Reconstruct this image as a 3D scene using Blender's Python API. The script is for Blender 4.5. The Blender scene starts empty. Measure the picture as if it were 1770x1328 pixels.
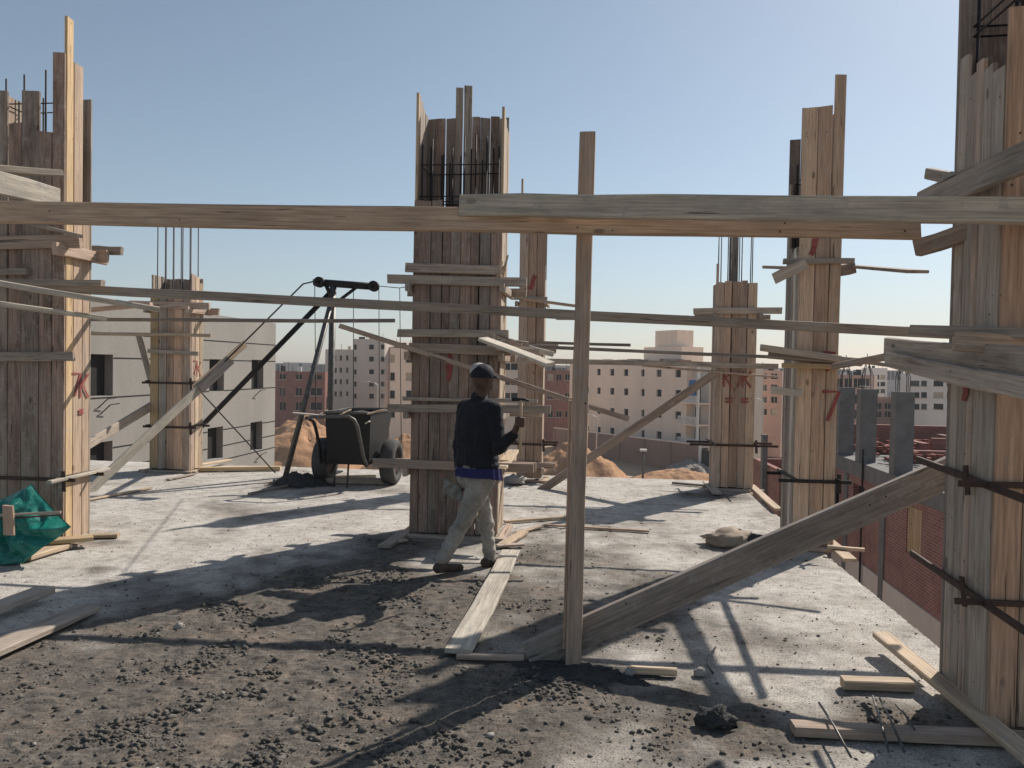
import bpy, bmesh, math, random
import numpy as np
from mathutils import Vector, Matrix, noise
random.seed(7); RNG = np.random.default_rng(7)
scene = bpy.context.scene
col = scene.collection

# ------------------------------------------------------------------ camera
W, H, F, CH = 1770.0, 1328.0, 1330.0, 1.65
YAW, PITCH, ROLL = math.radians(6.3), math.radians(-1.3), math.radians(1.0)
FW = Vector((-math.sin(YAW)*math.cos(PITCH), math.cos(YAW)*math.cos(PITCH), math.sin(PITCH)))
R0 = Vector((math.cos(YAW), math.sin(YAW), 0)); U0 = R0.cross(FW)
RT = R0*math.cos(ROLL)+U0*math.sin(ROLL); UP = U0*math.cos(ROLL)-R0*math.sin(ROLL)
CAM = Vector((0, 0, CH))
cd = bpy.data.cameras.new('camera'); cam = bpy.data.objects.new('camera', cd); col.objects.link(cam)
cd.sensor_width = 36; cd.lens = F/W*36; cd.clip_start = .05; cd.clip_end = 9000
cam.matrix_world = Matrix(((RT.x, UP.x, -FW.x, CAM.x), (RT.y, UP.y, -FW.y, CAM.y), (RT.z, UP.z, -FW.z, CAM.z), (0, 0, 0, 1)))
scene.camera = cam

# ------------------------------------------------------------------ sky, sun, exposure
SUN_EL, SUN_AZ = math.radians(41), math.radians(37)      # azimuth right of +Y
world = bpy.data.worlds.new('World'); scene.world = world; world.use_nodes = True
wn = world.node_tree; bg = wn.nodes['Background']
sky = wn.nodes.new('ShaderNodeTexSky'); sky.sky_type = 'NISHITA'; sky.sun_disc = False
sky.sun_elevation = SUN_EL; sky.sun_rotation = SUN_AZ
sky.altitude = 100; sky.air_density = 1.0; sky.dust_density = .7; sky.ozone_density = 2.3
hs = wn.nodes.new('ShaderNodeHueSaturation'); hs.inputs['Saturation'].default_value = .8; hs.inputs['Hue'].default_value = .488
wn.links.new(sky.outputs[0], hs.inputs['Color']); wn.links.new(hs.outputs[0], bg.inputs[0]); bg.inputs[1].default_value = 0.078
sd = bpy.data.lights.new('sun', 'SUN'); sun = bpy.data.objects.new('sun', sd); col.objects.link(sun)
sd.energy = 4.6; sd.angle = math.radians(.53); sd.color = (1, .93, .84)
SDIR = Vector((math.sin(SUN_AZ)*math.cos(SUN_EL), math.cos(SUN_AZ)*math.cos(SUN_EL), math.sin(SUN_EL)))
sun.rotation_euler = SDIR.to_track_quat('Z', 'Y').to_euler(); sun.location = (20, 25, 30)
scene.view_settings.view_transform = 'Standard'; scene.view_settings.look = 'None'
scene.view_settings.exposure = 0.36; scene.view_settings.gamma = 1
scene.render.engine = 'CYCLES'

# ------------------------------------------------------------------ pixel -> place helpers
def ray(px, py): return FW+RT*((px-W/2)/F)+UP*((H/2-py)/F)
def G(px, py, z=0.0):
    d = ray(px, py); return CAM+d*((z-CH)/d.z)
def P(px, py, y):
    d = ray(px, py); return CAM+d*(y/d.y)
def PX(px, py, x):
    d = ray(px, py); return CAM+d*(x/d.x)

# ------------------------------------------------------------------ materials
def mat(name):
    m = bpy.data.materials.new(name); m.use_nodes = True
    return m, m.node_tree.nodes, m.node_tree.links, m.node_tree.nodes['Principled BSDF']
def ramp(n, stops):
    r = n.new('ShaderNodeValToRGB'); e = r.color_ramp.elements
    while len(e) < len(stops): e.new(.5)
    for i, (p, c) in enumerate(stops):
        e[i].position = p; e[i].color = (c, c, c, 1) if isinstance(c, (int, float)) else (*c, 1)
    return r
def noise_n(n, l, vec, scale, detail=4, rough=.6):
    t = n.new('ShaderNodeTexNoise'); t.inputs['Scale'].default_value = scale
    t.inputs['Detail'].default_value = detail; t.inputs['Roughness'].default_value = rough
    if vec is not None: l.new(vec, t.inputs['Vector'])
    return t
def mixc(n, l, fac, a, b, mode='MIX'):
    x = n.new('ShaderNodeMix'); x.data_type = 'RGBA'; x.blend_type = mode
    for s, v in ((x.inputs[0], fac), (x.inputs[6], a), (x.inputs[7], b)):
        if hasattr(v, 'is_linked') or isinstance(v, bpy.types.NodeSocket): l.new(v, s)
        elif isinstance(v, (int, float)): s.default_value = v
        else: s.default_value = (*v, 1)
    return x.outputs[2]
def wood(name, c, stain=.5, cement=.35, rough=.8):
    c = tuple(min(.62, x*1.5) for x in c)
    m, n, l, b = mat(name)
    tc = n.new('ShaderNodeTexCoord'); oi = n.new('ShaderNodeObjectInfo')
    mu = n.new('ShaderNodeMath'); mu.operation = 'MULTIPLY'; mu.inputs[1].default_value = 53.0; l.new(oi.outputs['Random'], mu.inputs[0])
    ad = n.new('ShaderNodeVectorMath'); ad.operation = 'ADD'; l.new(tc.outputs['Object'], ad.inputs[0]); l.new(mu.outputs[0], ad.inputs[1])
    mp = n.new('ShaderNodeMapping'); mp.inputs['Scale'].default_value = (1, 1, .035); l.new(ad.outputs[0], mp.inputs[0])
    mp2 = n.new('ShaderNodeMapping'); mp2.inputs['Scale'].default_value = (1, 1, .22); l.new(ad.outputs[0], mp2.inputs[0])
    g = noise_n(n, l, mp.outputs[0], 95, 5, .65)
    g2 = noise_n(n, l, mp.outputs[0], 28, 3, .5)
    st = noise_n(n, l, mp2.outputs[0], 7, 5, .65)
    sp = noise_n(n, l, ad.outputs[0], 13, 6, .75)
    dark = tuple(x*.62 for x in c); lite = tuple(min(1, x*1.35) for x in c)
    r1 = ramp(n, [(.3, dark), (.5, c), (.72, lite)]); l.new(g.outputs[0], r1.inputs[0])
    r2 = ramp(n, [(.34, .7), (.6, 1.0)]); l.new(g2.outputs[0], r2.inputs[0])
    o = mixc(n, l, .55, r1.outputs[0], r2.outputs[0], 'MULTIPLY')
    r3 = ramp(n, [(.3, 1-stain*.75), (.52, 1.0)]); l.new(st.outputs[0], r3.inputs[0])
    o = mixc(n, l, .9, o, r3.outputs[0], 'MULTIPLY')
    # dried cement splashes
    r4 = ramp(n, [(.53, 0.0), (.64, min(1, cement*1.5))]); l.new(sp.outputs[0], r4.inputs[0])
    o = mixc(n, l, r4.outputs[0], o, (.36, .335, .3))
    # dark knots
    vo = n.new('ShaderNodeTexVoronoi'); vo.inputs['Scale'].default_value = 5.5
    mp3 = n.new('ShaderNodeMapping'); mp3.inputs['Scale'].default_value = (1, 1, .45); l.new(ad.outputs[0], mp3.inputs[0]); l.new(mp3.outputs[0], vo.inputs['Vector'])
    r5 = ramp(n, [(.055, .3), (.1, 1.0)]); l.new(vo.outputs['Distance'], r5.inputs[0])
    o = mixc(n, l, .8, o, r5.outputs[0], 'MULTIPLY')
    # drying cracks along the grain, nail heads, low cement crust
    mp4 = n.new('ShaderNodeMapping'); mp4.inputs['Scale'].default_value = (1, 1, .05); mp4.inputs['Location'].default_value = (3.3, 1.7, 9.1); l.new(ad.outputs[0], mp4.inputs[0])
    ck = noise_n(n, l, mp4.outputs[0], 42, 2, .5); r8 = ramp(n, [(.285, .22), (.325, 1.0)]); l.new(ck.outputs[0], r8.inputs[0]); o = mixc(n, l, .85, o, r8.outputs[0], 'MULTIPLY')
    vn = n.new('ShaderNodeTexVoronoi'); vn.inputs['Scale'].default_value = 9; l.new(ad.outputs[0], vn.inputs['Vector']); r9 = ramp(n, [(.045, .12), (.06, 1.0)]); l.new(vn.outputs['Distance'], r9.inputs[0]); o = mixc(n, l, .9, o, r9.outputs[0], 'MULTIPLY')
    cr = noise_n(n, l, mp2.outputs[0], 4.5, 8, .78); r10 = ramp(n, [(.54, 0.0), (.62, cement*1.3), (.75, min(1, cement*2))]); l.new(cr.outputs[0], r10.inputs[0]); o = mixc(n, l, r10.outputs[0], o, (.34, .315, .285))
    # each board its own shade
    mr = n.new('ShaderNodeMapRange'); mr.inputs['To Min'].default_value = .78; mr.inputs['To Max'].default_value = 1.18; l.new(oi.outputs['Random'], mr.inputs[0])
    o = mixc(n, l, 1.0, o, mr.outputs[0], 'MULTIPLY')
    l.new(o, b.inputs['Base Color']); b.inputs['Roughness'].default_value = rough; b.inputs['Specular IOR Level'].default_value = .25
    bp = n.new('ShaderNodeBump'); bp.inputs['Strength'].default_value = .55; bp.inputs['Distance'].default_value = .004
    l.new(g.outputs[0], bp.inputs['Height']); l.new(bp.outputs[0], b.inputs['Normal'])
    return m
def plain(name, c, rough=.7, metal=0.0, var=.25, scale=8, bump=.0, bdist=.01, fine=None, spec=.3, stretch=(1, 1, 1)):
    m, n, l, b = mat(name)
    tc = n.new('ShaderNodeTexCoord'); mp = n.new('ShaderNodeMapping'); mp.inputs['Scale'].default_value = stretch; l.new(tc.outputs['Object'], mp.inputs[0])
    a = noise_n(n, l, mp.outputs[0], scale, 6, .65); d = noise_n(n, l, tc.outputs['Object'], fine or scale*9, 3, .6)
    r1 = ramp(n, [(.3, 1-var), (.7, 1+var*.4)]); l.new(a.outputs[0], r1.inputs[0])
    r2 = ramp(n, [(.3, 1-var*.6), (.65, 1.0)]); l.new(d.outputs[0], r2.inputs[0])
    o = mixc(n, l, 1, c, r1.outputs[0], 'MULTIPLY'); o = mixc(n, l, 1, o, r2.outputs[0], 'MULTIPLY')
    l.new(o, b.inputs['Base Color']); b.inputs['Roughness'].default_value = rough; b.inputs['Metallic'].default_value = metal
    b.inputs['Specular IOR Level'].default_value = spec
    if bump:
        bp = n.new('ShaderNodeBump'); bp.inputs['Strength'].default_value = bump; bp.inputs['Distance'].default_value = bdist
        l.new(d.outputs[0], bp.inputs['Height']); l.new(bp.outputs[0], b.inputs['Normal'])
    return m
def brickmat(name, c1, c2, mortar, scale=1.0, axis='x'):
    m, n, l, b = mat(name)
    tc = n.new('ShaderNodeTexCoord'); sx = n.new('ShaderNodeSeparateXYZ'); l.new(tc.outputs['Object'], sx.inputs[0])
    cb = n.new('ShaderNodeCombineXYZ'); l.new(sx.outputs['X' if axis == 'x' else 'Y'], cb.inputs[0]); l.new(sx.outputs['Z'], cb.inputs[1])
    t = n.new('ShaderNodeTexBrick'); t.inputs['Scale'].default_value = 1.0
    t.inputs['Brick Width'].default_value = .25*scale; t.inputs['Row Height'].default_value = .085*scale; t.inputs['Mortar Size'].default_value = .011*scale
    t.inputs['Color1'].default_value = (*c1, 1); t.inputs['Color2'].default_value = (*c2, 1); t.inputs['Mortar'].default_value = (*mortar, 1)
    t.inputs['Bias'].default_value = -.1
    l.new(cb.outputs[0], t.inputs['Vector'])
    a = noise_n(n, l, tc.outputs['Object'], 1.6, 6, .7); r1 = ramp(n, [(.3, .6), (.7, 1.1)]); l.new(a.outputs[0], r1.inputs[0])
    o = mixc(n, l, 1, t.outputs['Color'], r1.outputs[0], 'MULTIPLY'); l.new(o, b.inputs['Base Color']); b.inputs['Roughness'].default_value = .9
    bp = n.new('ShaderNodeBump'); bp.inputs['Strength'].default_value = .8; bp.inputs['Distance'].default_value = .012; bp.invert = True
    l.new(t.outputs['Fac'], bp.inputs['Height']); l.new(bp.outputs[0], b.inputs['Normal'])
    return m
M = {}
M['grey'] = wood('wood_grey', (.26, .215, .175)); M['brown'] = wood('wood_brown', (.285, .212, .165))
M['red'] = wood('wood_reddish', (.3, .205, .148), .4); M['yellow'] = wood('wood_yellow', (.36, .255, .145), .25, .15)
M['tan'] = wood('wood_tan', (.35, .265, .185), .3, .25); M['pale'] = wood('wood_pale', (.36, .32, .265), .35, .5)
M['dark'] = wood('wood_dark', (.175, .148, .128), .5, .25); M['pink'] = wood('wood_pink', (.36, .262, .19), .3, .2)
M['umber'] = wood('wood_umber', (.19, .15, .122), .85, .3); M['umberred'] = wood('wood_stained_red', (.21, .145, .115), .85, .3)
M['orange'] = wood('wood_orange', (.37, .24, .165), .35, .15)
M['steel'] = plain('black_steel', (.022, .021, .022), .6, .1, .4, 12, .2, .003); M['rust'] = plain('rusty_steel', (.085, .055, .045), .7, .3, .4, 25, .3, .002)
M['pipe'] = plain('dull_pipe', (.16, .15, .14), .5, .6, .5, 20, .2, .002)
M['rebar'] = plain('rebar_steel', (.05, .045, .05), .55, .6, .3, 30); M['rubber'] = plain('dusty_rubber', (.085, .082, .08), .85, 0, .4, 14, .2, .003)
M['concrete'] = plain('raw_concrete', (.2, .196, .188), .9, 0, .3, 2.5, .4, .01, 40); M['wet'] = plain('fresh_concrete', (.07, .068, .066), .85, 0, .5, 16, .9, .02, 60)
M['render'] = plain('cement_render', (.29, .275, .25), .9, 0, .2, .35, .15, .004, 9, stretch=(1, 1, .35))
M['beige'] = plain('beige_paint', (.86, .7, .57), .9, 0, .14, .2, 0, 0, 3, stretch=(1, 1, .3)); M['cream'] = plain('cream_paint', (.62, .55, .48), .9, 0, .15, .2, 0, 0, 3, stretch=(1, 1, .3))
M['pinkwall'] = plain('pink_paint', (.46, .31, .26), .9, 0, .2, .2, 0, 0, 3); M['white'] = plain('white_paint', (.72, .7, .67), .9, 0, .14, .2, 0, 0, 3, stretch=(1, 1, .3))
M['redwall'] = brickmat('far_red_brick', (.34, .14, .11), (.27, .11, .085), (.24, .17, .14)); M['far'] = plain('far_walls', (.36, .34, .32), .9, 0, .25, .1)
M['brick'] = brickmat('red_brick', (.34, .13, .1), (.26, .095, .075), (.36, .29, .26)); M['onebrick'] = plain('single_brick', (.3, .1, .075), .9, 0, .4, 6)
M['hole'] = plain('dark_interior', (.016, .014, .013), .9, 0, .3, 2); M['pane'] = plain('window_glass', (.02, .022, .026), .25, 0, .3, 2, spec=.5)
M['wframe'] = plain('window_frame', (.12, .09, .07), .7); M['brownwall'] = plain('boundary_paint', (.3, .2, .155), .9, 0, .2, .4, 0, 0, 4)
M['sand'] = plain('dune_sand', (.46, .255, .135), .95, 0, .35, .22, .9, .12, 2.2); M['ground'] = plain('desert_ground', (.48, .35, .23), .95, 0, .35, .05, .6, .05, 1.0)
M['rubble'] = plain('rubble', (.28, .25, .22), .95, 0, .4, 3, .5, .05); M['lamp'] = plain('lamp_post_paint', (.5, .5, .48), .5, .2)
M['paintfade'] = plain('faded_red_paint', (.36, .13, .11), .85, 0, .5, 28); M['paint'] = plain('red_spray_paint', (.36, .1, .09), .85, 0, .45, 28); M['rope'] = plain('dark_rope', (.05, .045, .045), .9)
M['teal'] = plain('teal_plastic', (.004, .19, .15), .4, 0, .35, 7, .5, .02, 18, spec=.55); M['sackpaper'] = plain('cement_bag_paper', (.36, .29, .225), .85, 0, .3, 9, .3, .01)
M['clod'] = plain('mortar_clod', (.15, .134, .116), .95, 0, .55, 7, .4, .01, 90); M['stone'] = plain('pebble', (.36, .33, .3), .9, 0, .35, 11)
M['pants'] = plain('grey_trousers', (.36, .33, .29), .9, 0, .4, 7, .3, .005); M['jacket'] = plain('navy_jacket', (.012, .013, .02), .85, 0, .3, 14, .2, .004)
M['skin'] = plain('dark_skin', (.085, .05, .035), .6, 0, .15, 20); M['shoe'] = plain('dusty_shoe', (.1, .07, .055), .85, 0, .4, 20); M['shirt'] = plain('blue_shirt', (.022, .022, .1), .85, 0, .2, 14)
M['cap'] = plain('dark_cap', (.014, .015, .024), .8, 0, .3, 20); M['capwhite'] = plain('grey_cap_panel', (.4, .38, .36), .8); M['glove'] = plain('grey_rag', (.3, .285, .26), .9, 0, .3, 20)
M['tank'] = plain('rooftop_plaster', (.5, .43, .34), .9, 0, .15, .5); M['bluecloth'] = plain('blue_sheet', (.04, .16, .4), .7)

# ------------------------------------------------------------------ object helpers
def tag(o, label, cat, group=None, kind=None):
    if label: o['label'] = label
    if cat:
        o['category'] = cat; o['kind'] = kind or 'thing'
    if group: o['group'] = group
    if kind: o['kind'] = kind
    return o
def empty(name, loc, label, cat, group=None):
    o = bpy.data.objects.new(name, None); col.objects.link(o); o.location = loc; o.empty_display_size = .2
    return tag(o, label, cat, group)
def base_of(o):
    T = Matrix.Identity(4)
    while o is not None:
        T = Matrix.LocRotScale(o.location, o.rotation_euler, o.scale) if False else (o.matrix_parent_inverse @ o.matrix_basis) @ T if False else T
        break
    return T
def adopt(o, parent, Mw=None):
    # o keeps its world matrix Mw; parents are empties at a location (no rotation) or meshes whose world matrix is stored
    Mw = Mw or Matrix.Identity(4)
    o.matrix_basis = Mw
    WM[o.name] = Mw
    if parent is not None:
        o.parent = parent
        pm = WM.get(parent.name) or Matrix.Translation(parent.location)
        o.matrix_parent_inverse = pm.inverted()
WM = {}
def link(name, me, m, parent=None, Mw=None, smooth=False):
    o = bpy.data.objects.new(name, me); col.objects.link(o)
    if m is not None: me.materials.append(m)
    if smooth: me.polygons.foreach_set('use_smooth', [True]*len(me.polygons))
    adopt(o, parent, Mw)
    return o
def mesh(name, v, f):
    me = bpy.data.meshes.new(name); me.from_pydata([tuple(x) for x in v], [], f); me.update(); return me
def board_mesh(L, w, t, seg=3, rough=.003, bow=0.0):
    c = min(.2*t, .006); hw, ht = w/2, t/2
    prof = [(-hw+c, -ht), (hw-c, -ht), (hw, -ht+c), (hw, ht-c), (hw-c, ht), (-hw+c, ht), (-hw, ht-c), (-hw, -ht+c)]
    v, f = [], []
    for s in range(seg+1):
        k = s/seg; jx = random.uniform(-rough, rough); jw = 1+random.uniform(-rough, rough)*3; by = bow*4*k*(1-k)
        sk = random.uniform(-.12, .12)*w if s in (0, seg) else 0
        for x, y in prof:
            v.append((x*jw+jx+random.uniform(-rough, rough)*.5, y+by+random.uniform(-rough, rough)*.3, k*L+sk*x/w*1.0))
    for s in range(seg):
        for i in range(8):
            a = s*8+i; b_ = s*8+(i+1) % 8; f.append((a, b_, b_+8, a+8))
    f.append(tuple(range(7, -1, -1))); f.append(tuple(seg*8+i for i in range(8)))
    return mesh('board', v, f)
def board(name, p0, p1, w, t, m, parent=None, wd=(0, 0, 1), seg=3, rough=.003, bow=0.0, label=None, cat=None, group=None):
    p0, p1 = Vector(p0), Vector(p1); z = (p1-p0); L = z.length; z.normalize()
    y = z.cross(Vector(wd)); y.normalize(); x = y.cross(z)
    Mw = Matrix(((x.x, y.x, z.x, p0.x), (x.y, y.y, z.y, p0.y), (x.z, y.z, z.z, p0.z), (0, 0, 0, 1)))
    o = link(name, board_mesh(L, w, t, seg, rough, bow), M[m] if isinstance(m, str) else m, parent, Mw)
    if label: tag(o, label, cat or 'board', group)
    return o
def tube_geo(pts, r, n=8, v=None, f=None, r2=None):
    v = [] if v is None else v; f = [] if f is None else f
    pts = [Vector(p) for p in pts]; b0 = len(v); K = len(pts)
    prev = None
    for i, p in enumerate(pts):
        d = (pts[min(i+1, K-1)]-pts[max(i-1, 0)]).normalized()
        a = Vector((0, 0, 1)) if abs(d.z) < .9 else Vector((1, 0, 0))
        if prev is not None: a = prev
        x = d.cross(a).normalized(); y = x.cross(d); prev = y
        rr = r if r2 is None else r+(r2-r)*i/(K-1)
        for k in range(n):
            an = 2*math.pi*k/n; v.append(p+x*math.cos(an)*rr+y*math.sin(an)*rr)
    for i in range(K-1):
        for k in range(n):
            a = b0+i*n+k; b_ = b0+i*n+(k+1) % n; f.append((a, b_, b_+n, a+n))
    f.append(tuple(b0+k for k in range(n-1, -1, -1))); f.append(tuple(b0+(K-1)*n+k for k in range(n)))
    return v, f
def tube(name, pts, r, m, parent=None, n=8, label=None, cat=None, group=None, r2=None):
    v, f = tube_geo(pts, r, n, r2=r2); o = link(name, mesh(name, v, f), M[m], parent, smooth=True)
    if label: tag(o, label, cat, group)
    return o
def box_geo(a, b, v, f):
    i = len(v); x0, y0, z0 = a; x1, y1, z1 = b
    v += [(x0, y0, z0), (x1, y0, z0), (x1, y1, z0), (x0, y1, z0), (x0, y0, z1), (x1, y0, z1), (x1, y1, z1), (x0, y1, z1)]
    f += [(i, i+3, i+2, i+1), (i+4, i+5, i+6, i+7), (i, i+1, i+5, i+4), (i+1, i+2, i+6, i+5), (i+2, i+3, i+7, i+6), (i+3, i, i+4, i+7)]
def boxes(name, lst, m, parent=None, Mw=None):
    v, f = [], []
    for a, b in lst: box_geo(a, b, v, f)
    return link(name, mesh(name, v, f), M[m] if isinstance(m, str) else m, parent, Mw)
def lathe(prof, n=24):
    v, f = [], []; k = len(prof)
    for i in range(n):
        a = 2*math.pi*i/n
        for r, h in prof: v.append((h, r*math.cos(a), r*math.sin(a)))
    for i in range(n):
        for j in range(k):
            a = i*k+j; b_ = i*k+(j+1) % k; c = ((i+1) % n)*k+(j+1) % k; d = ((i+1) % n)*k+j; f.append((a, b_, c, d))
    return v, f
def fbm(x, y, s, o=4): return noise.fractal((x*s, y*s, 3.1), 1.0, 2.0, o)

# ------------------------------------------------------------------ setting: slab, ground
SX0, SX1, SY0, SY1 = -12.0, 2.09, -3.0, 11.72
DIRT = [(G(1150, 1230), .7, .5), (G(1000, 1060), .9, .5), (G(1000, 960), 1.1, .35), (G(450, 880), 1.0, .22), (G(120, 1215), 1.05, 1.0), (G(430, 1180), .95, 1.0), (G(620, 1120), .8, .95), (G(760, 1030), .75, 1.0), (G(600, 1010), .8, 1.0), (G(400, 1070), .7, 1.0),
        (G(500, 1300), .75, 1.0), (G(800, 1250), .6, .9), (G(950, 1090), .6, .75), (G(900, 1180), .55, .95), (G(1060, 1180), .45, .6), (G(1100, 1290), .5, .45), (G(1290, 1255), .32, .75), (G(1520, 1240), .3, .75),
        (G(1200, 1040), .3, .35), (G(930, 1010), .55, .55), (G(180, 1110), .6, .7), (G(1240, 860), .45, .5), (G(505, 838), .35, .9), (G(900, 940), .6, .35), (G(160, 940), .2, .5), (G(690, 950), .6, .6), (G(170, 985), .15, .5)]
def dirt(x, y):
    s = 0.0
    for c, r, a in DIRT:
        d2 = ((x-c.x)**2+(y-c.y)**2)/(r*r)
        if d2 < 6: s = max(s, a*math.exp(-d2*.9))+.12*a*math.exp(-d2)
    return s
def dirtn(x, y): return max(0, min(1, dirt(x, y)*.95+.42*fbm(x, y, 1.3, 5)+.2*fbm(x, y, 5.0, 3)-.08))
def slab_h(x, y, d):
    n1 = fbm(x, y, 6, 3); n2 = fbm(x+9, y, 22, 2)
    n3 = noise.noise((x*48, y*48, 7.7)) if d > .15 else 0
    return .0022*n1+.0012*n2+d*(.012*max(0, n1+.2)+.012*max(0, n2+.05)+.009*max(0, n3)*(n1 > -.1)+.003)
def build_slab():
    xs = np.unique(np.concatenate([np.linspace(SX0, -6, 40), np.linspace(-6, SX1, 250)]))
    ys = [SY0, -1, 1.0, 2.0]; y = 2.4
    while y < SY1-.03: ys.append(y); y += .014+.0042*(y-2.4)
    ys.append(SY1); nx, ny = len(xs), len(ys)
    v = []; dv = []
    for yy in ys:
        for xx in xs:
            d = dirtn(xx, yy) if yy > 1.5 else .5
            e = max(0, 1-min(SX1-xx, SY1-yy)/.05)
            v.append((xx+(random.uniform(-.006, .002) if xx > SX1-.001 else 0), yy+(random.uniform(-.01, .006) if yy > SY1-.001 else 0), slab_h(xx, yy, d)-.008*e*random.random())); dv.append(d)
    f = [(j*nx+i, j*nx+i+1, (j+1)*nx+i+1, (j+1)*nx+i) for j in range(ny-1) for i in range(nx-1)]
    loop = [i for i in range(nx)]+[j*nx+nx-1 for j in range(1, ny)]+[(ny-1)*nx+i for i in range(nx-2, -1, -1)]+[j*nx for j in range(ny-2, 0, -1)]
    b0 = len(v)
    for i in loop: v.append((v[i][0], v[i][1], -.22)); dv.append(0)
    K = len(loop)
    for k in range(K): f.append((loop[k], b0+k, b0+(k+1) % K, loop[(k+1) % K]))
    f.append(tuple(b0+k for k in range(K-1, -1, -1)))
    me = mesh('roof_slab', v, f)
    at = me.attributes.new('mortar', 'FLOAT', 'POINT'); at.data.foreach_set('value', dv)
    m, n, l, b = mat('dusty_slab')
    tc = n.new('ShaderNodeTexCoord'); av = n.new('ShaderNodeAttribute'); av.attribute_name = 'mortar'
    a = noise_n(n, l, tc.outputs['Object'], 1.7, 6, .7); c = noise_n(n, l, tc.outputs['Object'], 11, 9, .8); d = noise_n(n, l, tc.outputs['Object'], 85, 4, .7)
    r1 = ramp(n, [(.3, (.42, .37, .32)), (.5, (.57, .525, .47)), (.68, (.67, .63, .58))]); l.new(a.outputs[0], r1.inputs[0])
    r2 = ramp(n, [(.37, .35), (.46, .75), (.56, 1.05)]); l.new(c.outputs[0], r2.inputs[0])
    r3 = ramp(n, [(.38, .25), (.48, .85), (.6, 1.08)]); l.new(d.outputs[0], r3.inputs[0])
    mpt = n.new('ShaderNodeMapping'); mpt.inputs['Scale'].default_value = (1, 2, 1); mpt.inputs['Rotation'].default_value = (0, 0, .9); l.new(tc.outputs['Object'], mpt.inputs[0]); tw = noise_n(n, l, mpt.outputs[0], 5, 6, .72); r7 = ramp(n, [(.38, .62), (.56, 1.0)]); l.new(tw.outputs[0], r7.inputs[0])
    o = mixc(n, l, .75, r1.outputs[0], r2.outputs[0], 'MULTIPLY'); o = mixc(n, l, .4, o, r7.outputs[0], 'MULTIPLY'); o = mixc(n, l, .75, o, r3.outputs[0], 'MULTIPLY')
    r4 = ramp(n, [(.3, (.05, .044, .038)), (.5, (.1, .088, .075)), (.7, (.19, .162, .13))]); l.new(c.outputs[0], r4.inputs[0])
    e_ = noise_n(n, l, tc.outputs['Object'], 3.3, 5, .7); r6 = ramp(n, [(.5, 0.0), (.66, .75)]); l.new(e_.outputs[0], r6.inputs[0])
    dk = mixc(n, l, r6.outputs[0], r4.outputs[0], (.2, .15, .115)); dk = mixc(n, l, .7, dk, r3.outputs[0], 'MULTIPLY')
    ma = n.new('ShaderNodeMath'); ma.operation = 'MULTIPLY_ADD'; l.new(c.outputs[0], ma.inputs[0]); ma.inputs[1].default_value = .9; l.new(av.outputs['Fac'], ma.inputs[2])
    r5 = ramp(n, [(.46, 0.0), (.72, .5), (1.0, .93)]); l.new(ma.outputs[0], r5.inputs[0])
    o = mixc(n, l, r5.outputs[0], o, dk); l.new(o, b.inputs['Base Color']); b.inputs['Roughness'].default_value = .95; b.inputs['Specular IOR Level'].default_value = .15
    bp = n.new('ShaderNodeBump'); bp.inputs['Strength'].default_value = .8; bp.inputs['Distance'].default_value = .006; l.new(d.outputs[0], bp.inputs['Height']); l.new(bp.outputs[0], b.inputs['Normal'])
    o = link('floor', me, m, smooth=False); o['kind'] = 'structure'
    boxes('lower_storey_wall', [((SX0+.2, SY0+.2, -11.2), (SX1-.25, SY1-.3, -.221))], 'brick', o)
    return o
SLAB = build_slab()
GZ = -11.0
def build_ground():
    xs = np.concatenate([np.linspace(-4000, -160, 8), np.linspace(-150, 150, 76), np.linspace(160, 4000, 8)])
    ys = np.concatenate([np.linspace(-300, -10, 4), np.linspace(0, 240, 70), np.linspace(260, 7000, 12)])
    v = [(x, y, GZ+(.5*fbm(x, y, .03, 4) if abs(x) < 150 and 20 < y < 240 else 0)) for y in ys for x in xs]; nx = len(xs)
    f = [(j*nx+i, j*nx+i+1, (j+1)*nx+i+1, (j+1)*nx+i) for j in range(len(ys)-1) for i in range(nx-1)]
    o = link('ground', mesh('ground', v, f), M['ground'], smooth=True); o['kind'] = 'structure'
build_ground()
def heap(name, cx, cy, rx, ry, h, m, label, cat, z0=GZ, n=64, rough=.25, seed=0, sc=.4):
    v, f = [], []; K = 26
    for j in range(K+1):
        k = j/K
        for i in range(n):
            a = 2*math.pi*i/n; nn = fbm(math.cos(a)*2+seed, math.sin(a)*2+k*1.5, .9, 4)
            rr = k*(1+rough*nn); x = cx+rx*rr*math.cos(a); y = cy+ry*rr*math.sin(a)
            hh = h*(max(0, 1-k**1.5))*(1+.3*fbm(x+seed, y, sc*1.6, 4))+.12*h*fbm(x, y, sc*6, 5)*(1-k**3)
            v.append((x, y, z0+hh-.25*(k > .99)))
    for j in range(K):
        for i in range(n): f.append((j*n+i, j*n+(i+1) % n, (j+1)*n+(i+1) % n, (j+1)*n+i))
    f.append(tuple(range(n)))
    o = link(name, mesh(name, v, f), M[m], smooth=True); return tag(o, label, cat)
def heap_px(name, px0, px1, ptop, Y, ry, m, label, cat='sand heap', seed=0, rough=.25):
    a, b_ = P(px0, 700, Y), P(px1, 700, Y); t = P((px0+px1)/2, ptop, Y)
    sc = max(.06, 1.8/(b_.x-a.x))
    return heap(name, (a.x+b_.x)/2, Y, (b_.x-a.x)/2, ry, t.z-GZ, m, label, cat, seed=seed, rough=rough, sc=sc)
heap_px('sand_heap', 400, 660, 728, 92, 10, 'sand', 'large orange sand heap behind the grey rendered building and the cart', seed=1)
heap_px('sand_heap', 625, 790, 752, 88, 6, 'sand', 'orange sand heap seen beside the right cart tyre', seed=4)
heap_px('sand_heap', 895, 1100, 766, 84, 6, 'sand', 'orange sand heap in front of the long brown boundary wall', seed=7)
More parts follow.
